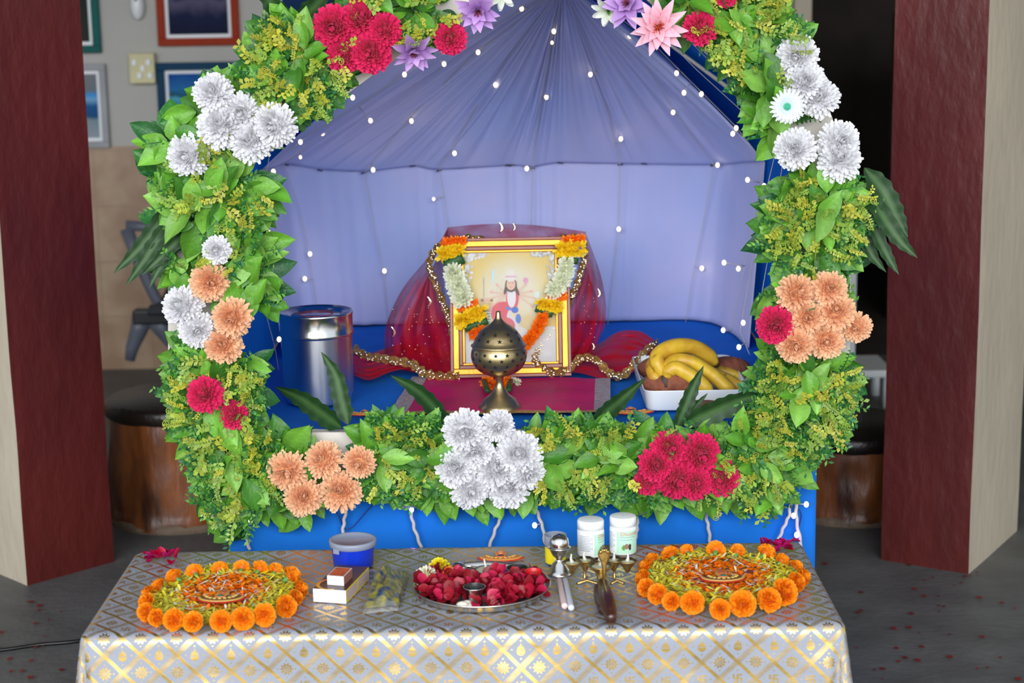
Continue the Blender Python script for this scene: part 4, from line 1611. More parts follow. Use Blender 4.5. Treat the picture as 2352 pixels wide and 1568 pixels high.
mb = MB()
mb.grid(patch(0.06, 0.94, 0.03, 1, 0.004))
mb.build('satin', M['magenta'], t)
mb = MB()
mb.grid(patch(0, 0.075, 0, 1, 0.0045, 6, 24))
mb.build('silver_border', M['silver'], t)
mb = MB()
mb.grid(patch(0.925, 1, 0, 1, 0.0045, 6, 24))
mb.build('silver_border', M['silver'], t)
mb = MB()
mb.grid(patch(0.0, 1, -0.03, 0.035, 0.0052, 60, 4))
mb.build('gold_border', M['glace'], t)

# framed goddess picture (local picture plane: u to the right, v up along the leaning frame)
fb = G(1174, 866, ZP + 0.014)
lean = math.radians(14)
FX = Vector((1, 0.02, 0)).normalized()
FZ = Vector((0, sin(lean), cos(lean)))
FN = FX.cross(FZ).normalized()
if FN.y > 0:
    FN = -FN
FW_, FH_ = 0.302, 0.350


def fp(u, v, o_=0.0):
    return fb + FX * u + FZ * v + FN * o_


t = thing('framed_deity_picture', fb, 'gold framed devotional picture of a seated red-clad goddess leaning on the mat', 'picture')


def moulding(u0, v0, u1, v1, wd, off, th, mt, name):
    mb = MB()
    for (a0, b0, a1, b1) in ((u0, v1 - wd, u1, v1), (u0, v0, u1, v0 + wd), (u0, v0 + wd, u0 + wd, v1 - wd), (u1 - wd, v0 + wd, u1, v1 - wd)):
        mb.poly([fp(a0, b0, off), fp(a1, b0, off), fp(a1, b1, off), fp(a0, b1, off)], FN * th)
    return mb.build(name, mt, t, bevel=0.0015)


hw_, HH = FW_ / 2, FH_
mb = MB()
mb.poly([fp(-hw_, 0, -0.004), fp(hw_, 0, -0.004), fp(hw_, HH, -0.004), fp(-hw_, HH, -0.004)], FN * 0.012)
mb.build('backing', M['brownwood'], t)
moulding(-hw_, 0, hw_, HH, 0.008, 0.008, 0.012, M['brownwood'], 'outer_moulding')
moulding(-hw_ + 0.008, 0.008, hw_ - 0.008, HH - 0.008, 0.014, 0.008, 0.014, M['gold'], 'gold_moulding')
moulding(-hw_ + 0.022, 0.022, hw_ - 0.022, HH - 0.022, 0.009, 0.008, 0.009, M['brownwood'], 'inner_moulding')
moulding(-hw_ + 0.031, 0.031, hw_ - 0.031, HH - 0.031, 0.006, 0.008, 0.008, M['gold'], 'inner_bead')
# print: layered colours on a flat sheet
pw, pv0, pv1 = hw_ - 0.037, 0.037, HH - 0.037
mb = MB()
lay = [0.0]


def pe(cu, cv, ru, rv, col, n=20, rot=0.0):
    lay[0] += 0.00004
    pts = []
    for k in range(n):
        a_ = 2 * PI * k / n
        x, y = ru * cos(a_), rv * sin(a_)
        pts.append(fp(cu + x * cos(rot) - y * sin(rot), cv + x * sin(rot) + y * cos(rot), 0.0085 + lay[0]))
    mb.add(pts, [tuple(range(n))], 0, col, True)


def pq(pts, col):
    lay[0] += 0.00004
    mb.add([fp(a, b, 0.0085 + lay[0]) for a, b in pts], [tuple(range(len(pts)))], 0, col, True)


pq([(-pw, pv0), (pw, pv0), (pw, pv1), (-pw, pv1)], (0.80, 0.58, 0.16))
vc = 0.21
for k in range(8):
    f = 1 - k / 8
    g = 1 - f
    pe(0.005, vc, pw * (0.45 + 0.55 * f) * 0.92, 0.10 * (0.5 + 0.6 * f), (0.80 + 0.02 * g, 0.60 + 0.18 * g, 0.18 + 0.45 * g), 28)
pq([(-pw, pv0), (pw, pv0), (pw, 0.125), (-pw, 0.125)], (0.80, 0.76, 0.74))
for k in range(16):
    pe(rnd(-pw * 0.8, pw * 0.8), rnd(0.05, 0.115), 0.02, 0.006, random.choice([(0.8, 0.5, 0.55), (0.75, 0.8, 0.6), (0.85, 0.75, 0.7), (0.9, 0.88, 0.86)]))
# tiger
pe(-0.062, 0.150, 0.016, 0.026, (0.75, 0.75, 0.62))
for k in range(6):
    pe(-0.062, 0.132 + k * 0.007, 0.013, 0.0014, (0.12, 0.12, 0.12))
pe(-0.058, 0.182, 0.016, 0.015, (0.78, 0.52, 0.24))
for sx in (-1, 1):
    pe(-0.058 + sx * 0.012, 0.194, 0.004, 0.004, (0.3, 0.18, 0.08))
    pe(-0.058 + sx * 0.006, 0.185, 0.0022, 0.0018, (0.2, 0.45, 0.5))
pe(-0.058, 0.176, 0.006, 0.004, (0.9, 0.85, 0.8))
pe(0.055, 0.135, 0.03, 0.022, (0.78, 0.6, 0.3), rot=-0.3)
# arms
skin = (0.82, 0.56, 0.42)
for sx in (-1, 1):
    for k, (ax, av) in enumerate(((0.036, 0.232), (0.050, 0.214), (0.062, 0.196), (0.052, 0.176))):
        a0 = Vector((sx * 0.012 + 0.004, 0.208))
        b0 = Vector((sx * ax + 0.004, av))
        dd = (b0 - a0)
        nn = Vector((-dd.y, dd.x)).normalized() * 0.0032
        pq([tuple(a0 - nn), tuple(b0 - nn * 0.7), tuple(b0 + nn * 0.7), tuple(a0 + nn)], skin)
        pe(b0.x, b0.y, 0.004, 0.004, (0.85, 0.45, 0.42))
pq([(-0.046, 0.236), (-0.042, 0.236), (-0.036, 0.268), (-0.040, 0.276), (-0.045, 0.262)], (0.62, 0.80, 0.82))
pq([(-0.066, 0.19), (-0.0645, 0.19), (-0.064, 0.252), (-0.067, 0.252)], (0.45, 0.45, 0.42))
pe(0.040, 0.242, 0.007, 0.007, (0.82, 0.35, 0.55))
pe(0.068, 0.205, 0.006, 0.009, (0.72, 0.84, 0.84))
# sari and body
pe(-0.018, 0.160, 0.030, 0.030, (0.78, 0.10, 0.14))
pe(0.006, 0.140, 0.016, 0.034, (0.76, 0.74, 0.80))
pe(-0.010, 0.128, 0.022, 0.022, (0.74, 0.14, 0.16))
pe(0.018, 0.165, 0.018, 0.020, (0.84, 0.70, 0.45))
pe(0.006, 0.196, 0.016, 0.028, (0.78, 0.12, 0.14))
pe(0.004, 0.200, 0.011, 0.026, (0.84, 0.80, 0.82))
pe(0.012, 0.168, 0.009, 0.008, (0.06, 0.16, 0.62))
pe(-0.004, 0.172, 0.008, 0.004, (0.10, 0.24, 0.66), rot=-0.5)
pe(0.020, 0.146, 0.007, 0.012, (0.10, 0.22, 0.62))
pe(0.003, 0.231, 0.0150, 0.0185, (0.10, 0.07, 0.06), rot=0.0)
pe(-0.010, 0.220, 0.004, 0.014, (0.12, 0.09, 0.08), rot=-0.3)
pe(0.017, 0.218, 0.004, 0.016, (0.12, 0.09, 0.08), rot=0.4)
pe(0.003, 0.2325, 0.0115, 0.0145, (0.86, 0.55, 0.40))
for sx in (-1, 1):
    pe(0.003 + sx * 0.0042, 0.236, 0.0018, 0.0009, (0.08, 0.04, 0.04))
pe(0.003, 0.2255, 0.0025, 0.001, (0.6, 0.05, 0.08))
pe(0.003, 0.241, 0.001, 0.0016, (0.7, 0.03, 0.05))
pe(0.003, 0.252, 0.0155, 0.012, (0.85, 0.80, 0.74))
pq([(-0.009, 0.256), (0.015, 0.256), (0.010, 0.268), (0.003, 0.276), (-0.004, 0.268)], (0.86, 0.80, 0.72))
for k in range(5):
    pe(-0.008 + k * 0.0055, 0.252, 0.0018, 0.0022, (0.75, 0.2, 0.35))
# silver filigree corners
for sx in (-1, 1):
    for k in range(46):
        u = rnd(0, 1)
        if random.random() < 0.5:
            cu, cv = sx * (pw - rnd(0.002, 0.024 * (1 - u * 0.5))), pv1 - 0.004 - u * 0.12
        else:
            cu, cv = sx * (pw - 0.002 - u * 0.055), pv1 - rnd(0.002, 0.018 * (1 - u * 0.5))
        g = rnd(0.55, 0.9)
        pe(cu, cv, 0.0045, 0.0035, (g, g, g * 1.0), 8, rnd(0, 3))
mb.build('print', M['print'], t)
mb = MB()
mb.poly([fp(-pw, pv0, 0.0135), fp(pw, pv0, 0.0135), fp(pw, pv1, 0.0135), fp(-pw, pv1, 0.0135)], FN * 0.001)
gm = bpy.data.materials.new('picture_glass')
gm.use_nodes = True
N, L = gm.node_tree.nodes, gm.node_tree.links
gl = N.new('ShaderNodeBsdfGlossy')
gl.inputs['Roughness'].default_value = 0.05
tp = N.new('ShaderNodeBsdfTransparent')
fz = N.new('ShaderNodeFresnel')
fz.inputs[0].default_value = 1.15
ms = N.new('ShaderNodeMixShader')
L.new(fz.outputs[0], ms.inputs[0])
L.new(tp.outputs[0], ms.inputs[1])
L.new(gl.outputs[0], ms.inputs[2])
L.new(ms.outputs[0], N['Material Output'].inputs[0])
mb.build('glass', gm, t)

# flower garland round the picture
def Ypic(py):
    """depth of the leaning picture face for an image row."""
    d = ray(1174, py)
    tt = (fb - CAM).dot(FN) / d.dot(FN)
    return (CAM + d * tt).y


t = thing('flower_garland', fp(0, HH, 0.02), 'garland of marigolds and white and yellow flowers hung round the deity picture', 'garland')
segs = [
    ('marigold_segment', [(1022, 556), (1062, 552)], 13, 'o'), ('yellow_flower_segment', [(1016, 584), (1052, 574)], 20, 'y'), ('leaf_wrap', [(1022, 612), (1064, 592)], 14, 'g'),
    ('white_flower_segment', [(1040, 622), (1052, 660), (1064, 690)], 27, 'w'), ('marigold_segment', [(1060, 706), (1088, 694)], 12, 'o'),
    ('yellow_flower_segment', [(1060, 738), (1102, 716)], 22, 'y'), ('leaf_wrap', [(1068, 756), (1120, 736)], 9, 'g'), ('marigold_segment', [(1086, 768), (1112, 758), (1130, 790), (1150, 830), (1150, 862)], 15, 'o'),
    ('marigold_segment', [(1300, 552), (1334, 548)], 13, 'o'), ('yellow_flower_segment', [(1292, 574), (1330, 570)], 22, 'y'), ('leaf_wrap', [(1286, 594), (1328, 600)], 8, 'g'),
    ('white_flower_segment', [(1302, 606), (1292, 640), (1270, 670)], 23, 'w'), ('marigold_segment', [(1262, 684), (1296, 680)], 11, 'o'), ('yellow_flower_segment', [(1244, 698), (1280, 704)], 18, 'y'),
    ('leaf_wrap', [(1230, 708), (1270, 722)], 8, 'g'), ('marigold_segment', [(1248, 726), (1236, 752), (1216, 780), (1190, 812), (1165, 850)], 16, 'o'),
    ('marigold_segment', [(1118, 878), (1134, 884)], 17, 'o'), ('marigold_segment', [(1162, 876), (1154, 886)], 15, 'o'), ('leaf_wrap', [(1112, 872), (1120, 898)], 7, 'g'), ('leaf_wrap', [(1172, 874), (1168, 896)], 7, 'g'),
    ('white_flower_segment', [(1180, 872), (1190, 878)], 9, 'w'),
]
gc = {'o': ((0.95, 0.14, 0.0), (1.0, 0.26, 0.01)), 'y': ((0.85, 0.48, 0.0), (0.95, 0.72, 0.02)), 'w': ((0.68, 0.72, 0.42), (0.90, 0.92, 0.76))}
for nm, pth, rp_, cc in segs:
    mb = MB()
    off = 0.030 if pth[0][1] < 860 else 0.0
    n_ = max(3, int(sum(math.dist(pth[i], pth[i + 1]) for i in range(len(pth) - 1)) / (5 if cc == 'w' else 6)))
    cps = spline([(a, b, 0) for a, b in pth], n_)
    if cc == 'g':
        q3 = [P(a, b, (Ypic(min(b, 850)) if b < 860 else G(a, b, ZP + 0.03).y) - off) for a, b, _ in cps]
        mb.tube(q3, rp_ * 0.00108, 10, 0, (0.02, 0.085, 0.02), flatten=0.7)
        mb.build(nm, M['longleaf'], t)
        continue
    for a, b, _ in cps:
        q = P(a, b, (Ypic(min(b, 850)) if b < 860 else G(a, b, ZP + 0.025).y) - off)
        rr = rp_ * S(q)
        for k in range(34 if cc != 'w' else 40):
            dd = Vector((rnd(-1, 1), rnd(-1, 0.2), rnd(-1, 1))).normalized()
            L0 = rr * rnd(0.5, 0.75)
            petal(mb, q + dd * rr * 0.35, dd, Vector((0, -1, 0.3)), L0, rr * (0.34 if cc != 'w' else 0.24), jit(gc[cc][0]), jit(gc[cc][1]), 0.1, 0.3, (0.5, 0.9, 1, 0.4), ruff=0.1 if cc == 'o' else 0)
    mb.build(nm, M['fresh'], t)

# red net veil over the picture
t = thing('net_veil', fp(0, HH, -0.01), 'sheer red net veil with sequined gold trim draped over the deity picture', 'veil')


def loft(strands, name, mt, nu=40, nv=40, amp=0.012, fr_=3.0, seed=0):
    A = [spline(s_, nv) for s_ in strands]
    rows = []
    for i in range(nv):
        rows.append([P(q[0], q[1], q[2]) for q in spline([a_[i] for a_ in A], nu)])
    for i, row in enumerate(rows):
        for j, q in enumerate(row):
            e = min(1, 6 * j / nu, 6 * (nu - 1 - j) / nu + 0.3)
            q.y += amp * e * (sin(j * 0.9 + 2 * sin(i * 0.13)) * 0.5 + noise.noise(Vector((i * 0.12 * fr_ / 3, j * 0.25, seed))))
    mb = MB()
    mb.grid(rows)
    o = mb.build(name, mt, t)
    return o


Yt = 4.42
loft([[(1030, 524, 4.50), (988, 585, 4.50), (930, 655, 4.50), (898, 715, 4.50), (884, 765, 4.46), (884, 812, 4.42), (875, 838, 4.36)],
      [(1028, 535, 4.46), (992, 600, 4.42), (940, 680, 4.42), (912, 745, 4.41), (906, 800, 4.38), (905, 830, 4.34), (915, 846, 4.31)],
      [(1018, 552, 4.44), (990, 610, 4.40), (975, 690, 4.38), (960, 760, 4.37), (958, 810, 4.34), (962, 838, 4.31), (970, 858, 4.28)],
      [(1012, 562, 4.42), (986, 605, 4.36), (1004, 660, 4.34), (1032, 735, 4.32), (1044, 800, 4.29), (1052, 845, 4.27), (1058, 862, 4.26)]], 'side_panel', M['net'], seed=1)
loft([[(1028, 530, 4.52), (1000, 600, 4.52), (960, 680, 4.52), (925, 760, 4.50), (915, 810, 4.46), (905, 840, 4.42), (905, 850, 4.40)],
      [(1030, 540, 4.50), (1010, 620, 4.50), (995, 700, 4.48), (985, 780, 4.46), (980, 830, 4.44), (975, 850, 4.40), (975, 856, 4.38)],
      [(1040, 550, 4.46), (1020, 640, 4.46), (1030, 720, 4.45), (1040, 790, 4.43), (1042, 830, 4.41), (1044, 856, 4.37), (1044, 860, 4.36)]], 'side_panel', M['net'], seed=2)
loft([[(1345, 534, 4.50), (1366, 590, 4.50), (1382, 640, 4.50), (1392, 700, 4.48), (1388, 750, 4.44), (1370, 790, 4.40), (1360, 815, 4.36)],
      [(1345, 545, 4.46), (1360, 610, 4.42), (1368, 680, 4.42), (1366, 740, 4.40), (1355, 790, 4.36), (1340, 820, 4.33), (1330, 835, 4.30)],
      [(1342, 556, 4.42), (1348, 610, 4.38), (1330, 680, 4.36), (1305, 740, 4.34), (1290, 790, 4.31), (1282, 830, 4.29), (1285, 850, 4.27)],
      [(1338, 560, 4.40), (1340, 605, 4.35), (1318, 670, 4.33), (1280, 745, 4.31), (1238, 800, 4.29), (1232, 835, 4.27), (1262, 852, 4.25)]], 'side_panel', M['net'], seed=3)
loft([[(1340, 540, 4.52), (1350, 620, 4.52), (1375, 700, 4.50), (1365, 770, 4.47), (1350, 820, 4.42)],
      [(1330, 560, 4.48), (1325, 640, 4.47), (1320, 720, 4.45), (1318, 790, 4.42), (1316, 850, 4.38)]], 'side_panel', M['net'], seed=4)
loft([[(1028, 522, 4.52), (1090, 516, 4.53), (1170, 514, 4.53), (1260, 520, 4.53), (1346, 532, 4.50)],
      [(1020, 540, 4.48), (1090, 530, 4.49), (1170, 528, 4.49), (1260, 532, 4.49), (1344, 540, 4.48)],
      [(1014, 560, 4.43), (1080, 546, 4.44), (1165, 563, 4.43), (1255, 552, 4.44), (1338, 548, 4.42)]], 'top_panel', M['net'], amp=0.003, seed=5)
# tails lying on the platform
loft([[(812, 800, 4.44), (845, 812, 4.42), (880, 802, 4.46), (930, 790, 4.50), (1000, 800, 4.50), (1050, 815, 4.46)],
      [(812, 830, 4.36), (845, 838, 4.34), (890, 830, 4.36), (940, 826, 4.38), (1000, 838, 4.36), (1055, 838, 4.34)],
      [(815, 862, 4.27), (850, 872, 4.24), (900, 852, 4.29), (945, 848, 4.29), (1000, 864, 4.25), (1060, 862, 4.25)]], 'tail_panel', M['net2'], seed=6)
loft([[(1300, 800, 4.50), (1370, 790, 4.50), (1420, 762, 4.52), (1465, 760, 4.50), (1490, 772, 4.46), (1512, 788, 4.42)],
      [(1290, 835, 4.36), (1350, 822, 4.38), (1400, 800, 4.42), (1450, 795, 4.42), (1480, 800, 4.38), (1508, 800, 4.36)],
      [(1262, 854, 4.26), (1330, 856, 4.26), (1395, 870, 4.24), (1450, 855, 4.26), (1475, 830, 4.30), (1508, 805, 4.34)]], 'tail_panel', M['net2'], seed=7)


def trim(path, name, wpx=13):
    n_ = int(sum(math.dist(path[i][:2], path[i + 1][:2]) for i in range(len(path) - 1)) / 3)
    q3 = [P(*q) for q in spline(path, n_)]
    mb = MB()
    rows = []
    ln_ = len(q3)
    for i, q in enumerate(q3):
        tg = (q3[min(i + 1, ln_ - 1)] - q3[max(i - 1, 0)]).normalized()
        sd = tg.cross(Vector((0, 1, 0)))
        if sd.length < 1e-3:
            sd = Vector((1, 0, 0))
        sd.normalize()
        wd = wpx * S(q) / 2 * (1 + 0.25 * sin(i * 0.9))
        rows.append([q - sd * wd + Vector((0, -0.003 * sin(i * 0.8), 0)), q + Vector((0, -0.004 - 0.002 * sin(i * 1.3), 0)), q + sd * wd + Vector((0, 0.003 * sin(i * 0.8), 0))])
    mb.grid(rows)
    o = mb.build(name, M['trim'], t)
    mb = MB()
    for i in range(1, ln_ - 1):
        for k in range(2):
            if random.random() < 0.42:
                q = q3[i] + Vector((rnd(-1, 1), 0, rnd(-1, 1))) * (wpx * 0.0004) + Vector((0, -0.007, 0))
                rot = Matrix.Rotation(rnd(0, 3), 4, 'Y') @ Matrix.Rotation(rnd(-0.7, 0.7), 4, 'X')
                mb.ell(q, (0.0038, 0.0014, 0.0024), 7, 4, 0, rot)
    mb.build('sequin_edging', M['sequin'], o)
    return o


trim([(1058, 862, 4.26), (1052, 845, 4.26), (1044, 800, 4.28), (1032, 735, 4.31), (1004, 660, 4.33), (986, 605, 4.35), (1012, 562, 4.37), (1080, 546, 4.37), (1165, 563, 4.365), (1255, 552, 4.37), (1330, 546, 4.37), (1342, 580, 4.37), (1338, 610, 4.34), (1318, 670, 4.32), (1280, 745, 4.30), (1238, 800, 4.28), (1230, 830, 4.26), (1262, 852, 4.245)], 'trim_band', 15)
trim([(812, 800, 4.42), (840, 818, 4.38), (870, 822, 4.34), (905, 828, 4.32), (945, 836, 4.29), (975, 856, 4.26), (1010, 864, 4.245), (1055, 862, 4.245)], 'trim_band', 20)
trim([(1262, 856, 4.245), (1300, 850, 4.25), (1335, 822, 4.30), (1370, 828, 4.29), (1400, 856, 4.24), (1430, 862, 4.24), (1465, 826, 4.29), (1490, 800, 4.34), (1512, 786, 4.40)], 'trim_band', 18)
# gold printed motifs on the net
mb = MB()
for (a, b, Yq, s_) in ((902, 762, 4.42, 13), (985, 692, 4.36, 12), (1375, 672, 4.40, 10), (1362, 795, 4.34, 8), (1150, 522, 4.49, 12), (1180, 521, 4.49, 9)):
    q = P(a, b, Yq)
    rr = s_ * S(q)
    for k in range(9):
        u_ = k / 8 - 0.5
        mb.ell(q + Vector((rr * (0.3 - 1.4 * u_ * u_), -0.004, rr * 1.6 * u_)), (rr * 0.42, 0.0012, rr * 0.14), 8, 4, 0, Matrix.Rotation(u_ * 1.4, 4, 'Y'))
for k in range(60):
    a, b = rnd(900, 1040), rnd(640, 850)
    if a < 1010 - (b - 640) * 0.4 and b < 700:
        continue
    q = P(a, b, 4.33)
    mb.ell(q, (0.0016, 0.0008, 0.0016), 5, 3)
for k in range(20):
    q = P(rnd(1320, 1370), rnd(640, 800), 4.36)
    mb.ell(q, (0.0014, 0.0008, 0.0014), 5, 3)
mb.build('motif_print', M['sequin'], t)

# ---- brass incense burner
p = G(1148, 938, ZP + 0.012)
bz = ZP + 0.012
t = thing('incense_burner', (p.x, p.y, bz), 'brass goblet shaped incense burner pierced with stars on the magenta mat', 'incense burner')
mb = MB()
mb.lathe([(0.001, 0.003), (0.050, 0), (0.051, 0.004), (0.043, 0.012), (0.038, 0.022), (0.022, 0.034), (0.012, 0.05), (0.0085, 0.062), (0.0105, 0.075), (0.014, 0.079)], (p.x, p.y, bz), 64)
mb.build('stem', M['brass'], t)
bowl = [(0.014, 0.078), (0.032, 0.083), (0.050, 0.094), (0.061, 0.110), (0.0645, 0.126), (0.0625, 0.140), (0.059, 0.148)]
lidp = [(0.060, 0.148), (0.064, 0.149), (0.0645, 0.151), (0.060, 0.154), (0.056, 0.162), (0.047, 0.178), (0.034, 0.192), (0.018, 0.202), (0.008, 0.212), (0.0055, 0.224), (0.0055, 0.229), (0.001, 0.231)]


def prof_at(prof, z):
    for (r0, z0), (r1, z1) in zip(prof, prof[1:]):
        if z0 <= z <= z1:
            f = (z - z0) / (z1 - z0)
            return r0 + (r1 - r0) * f, math.atan2(r1 - r0, z1 - z0)
    return prof[-1][0], 0


def stars(mb, prof, rows_):  # flat black stars stand in for the dark inside pierced holes
    for z0, n_, ph in rows_:
        for k in range(n_):
            a_ = 2 * PI * (k + ph) / n_
            vs = [None]
            for m_ in range(10):
                rr = 0.0062 if m_ % 2 == 0 else 0.0026
                b_ = PI / 2 + m_ * PI / 5
                dz = rr * sin(b_)
                r_, sl = prof_at(prof, z0 + dz * 0.85)
                r_ += 0.0005
                da = rr * cos(b_) / r_
                vs.append(Vector((p.x + r_ * cos(a_ + da), p.y + r_ * sin(a_ + da), bz + z0 + dz * 0.85)))
            r_, sl = prof_at(prof, z0)
            vs[0] = Vector((p.x + (r_ + 0.0005) * cos(a_), p.y + (r_ + 0.0005) * sin(a_), bz + z0))
            mb.add(vs, [(0, 1 + i, 1 + (i + 1) % 10) for i in range(10)], 1, None, True)


mb = MB()
bs = [tuple(q) for q in spline(bowl, 30)]
mb.lathe(bs, (p.x, p.y, bz), 80)
stars(mb, bs, ((0.137, 15, 0.0), (0.124, 15, 0.5), (0.110, 14, 0.2), (0.098, 11, 0.7)))
mb.build('bowl', [M['brass'], M['black']], t)
mb = MB()
ls_ = lidp[:4] + [tuple(q) for q in spline(lidp[4:9], 24)] + lidp[9:]
mb.lathe(ls_, (p.x, p.y, bz), 80)
stars(mb, [tuple(q) for q in spline(lidp[4:9], 24)], ((0.168, 12, 0.1), (0.182, 9, 0.5)))
mb.build('lid', [M['brass'], M['black']], t)

# ---- white tray
zt0 = ZP + 0.008
fl = G(1468, 945, zt0)
frr = G(1712, 942, zt0)
trW = frr.x - fl.x
trH, trD = 0.048, 0.40
cx, y0 = (fl.x + frr.x) / 2 + 0.012, fl.y
t = thing('plastic_tray', (cx, y0 + trD / 2, zt0), 'white rectangular plastic tray with a handle slot holding bananas and coconuts', 'tray')
mb = MB()


def rrect(w_, d_, z_, r_=0.022, n_=6):
    out = []
    for sx, sy, a0 in ((1, 1, 0), (-1, 1, PI / 2), (-1, -1, PI), (1, -1, 1.5 * PI)):
        for k in range(n_ + 1):
            a_ = a0 + PI / 2 * k / n_
            out.append(Vector((cx + sx * (w_ / 2 - r_) + r_ * cos(a_), y0 + trD / 2 + sy * (d_ / 2 - r_) + r_ * sin(a_), z_)))
    return out


W_ = trW
rows = [rrect(W_ * 0.93, trD * 0.96, zt0), rrect(W_ * 0.95, trD * 0.975, zt0 + 0.004), rrect(W_ * 1.0, trD, zt0 + trH - 0.002), rrect(W_ * 1.01, trD * 1.005, zt0 + trH),
        rrect(W_ * 0.985, trD * 0.985, zt0 + trH), rrect(W_ * 0.93, trD * 0.96, zt0 + 0.006)]
mb.grid(rows, 0, None, True)
nn_ = len(rows[0])
mb.add(rows[0], [tuple(range(nn_))], 0, None, True)
mb.add(rows[-1], [tuple(range(nn_))], 0, None, True)
mb.build('shell', M['wplastic'], t)
mb = MB()
q = P(1608, 926, y0 - 0.0)
rows = []
pts1 = []
for k in range(28):
    a_ = 2 * PI * k / 28
    pts1.append(Vector((q.x + 0.05 * cos(a_), y0 - 0.0045 + 0.02 * 0, q.z - 0.0 + 0.008 * sin(a_))))
mb.poly(pts1, (0, 0.006, 0))
mb.build('painted_slot', mat('slot_shadow', lin(110, 74, 58), 0.7, var=0.3, vscale=60), t)  # flat oval painted dark brown in place of a real opening
# coconuts
for i, (a, b, Yc, sx, lab) in enumerate(((1545, 878, y0 + 0.10, 0.075, 'reddish brown husked coconut at the front of the tray under the bananas'), (1530, 848, y0 + 0.27, 0.07, 'brown coconut lying at the back of the tray'), (1670, 880, y0 + 0.24, 0.06, 'brown coconut at the garland side of the tray'))):
    q = P(a, b, Yc)
    rr = 0.034
    mb = MB()
    rows = []
    M3 = Matrix.Rotation(PI / 2, 4, 'Y')
    mb.ell((q.x, Yc, zt0 + 0.008 + rr), (rr, rr * 1.1, sx), 30, 20, 0, M3)
    o = mb.build('coconut', M['coco'], origin=(q.x, Yc, zt0 + 0.008))
    tag(o, lab, 'coconut', 'coconuts in the tray')
# bananas
yb = y0 + 0.11
crown = P(1528, 880, yb - 0.03)
t = thing('banana_bunch', crown, 'bunch of ripe speckled yellow bananas in the white tray', 'bananas')


def banana(pts, rpx, hue=(1, 1, 1)):
    sp_ = spline(pts, 36)
    q3 = [P(*q) for q in sp_]
    n_ = len(q3)
    rr, cols = [], []
    for i in range(n_):
        u = i / (n_ - 1)
        k = min(1, 0.38 + u * 3.2) if u < 0.2 else 1.0
        if u > 0.86:
            k = max(0.22, 1 - ((u - 0.86) / 0.14) ** 1.4 * 0.8)
        rr.append(rpx * S(q3[i]) * k)
    mb = MB()
    mb.tube(q3, rr, 12)
    cs = []
    for i in range(n_):
        u = i / (n_ - 1)
        for k in range(12):
            c_ = (1, 1, 1)
            if u > 0.95:
                c_ = (0.08, 0.06, 0.1)
            elif u < 0.05:
                c_ = (0.45, 0.4, 0.4)
            elif random.random() < 0.025:
                c_ = (0.45, 0.35, 0.3)
            if k in (0, 3, 6, 9):
                c_ = tuple(x * 0.93 for x in c_)
            cs.append(tuple(a * b for a, b in zip(c_, hue)))
    cs += [cs[0], (0.08, 0.06, 0.1)]
    mb.c = cs
    mb.build('banana', M['banana'], t)


yt = yb
banana([(1528, 868, yt - 0.03), (1512, 840, yt - 0.02), (1512, 815, yt), (1545, 796, yt + 0.02), (1590, 796, yt + 0.04), (1625, 815, yt + 0.05), (1650, 842, yt + 0.05)], 18)
banana([(1535, 868, yt - 0.03), (1532, 846, yt - 0.02), (1552, 828, yt), (1590, 832, yt), (1630, 856, yt), (1665, 885, yt - 0.01), (1690, 908, yt - 0.02)], 16.5)
banana([(1532, 872, yt - 0.035), (1534, 855, yt - 0.03), (1552, 845, yt - 0.03), (1580, 858, yt - 0.035), (1610, 880, yt - 0.04), (1640, 912, yt - 0.05)], 17)
banana([(1524, 876, yt - 0.03), (1505, 866, yt - 0.02), (1497, 845, yt), (1505, 830, yt + 0.03), (1530, 830, yt + 0.06), (1570, 850, yt + 0.08)], 15, (0.93, 0.9, 0.85))
banana([(1560, 850, yt + 0.05), (1610, 850, yt + 0.06), (1650, 862, yt + 0.05), (1685, 880, yt + 0.03), (1708, 896, yt + 0.02)], 14, (0.95, 0.93, 0.88))
banana([(1600, 850, yt + 0.09), (1650, 850, yt + 0.10), (1690, 862, yt + 0.09), (1710, 880, yt + 0.07)], 12, (0.9, 0.88, 0.8))
mb = MB()
mb.tube([P(1526, 862, yt - 0.03), P(1528, 876, yt - 0.035), P(1531, 890, yt - 0.04)], [0.010, 0.011, 0.008], 10, 0)
mb.build('stem', mat('banana_crown', lin(92, 70, 62), 0.7, var=0.4, vscale=60), t)


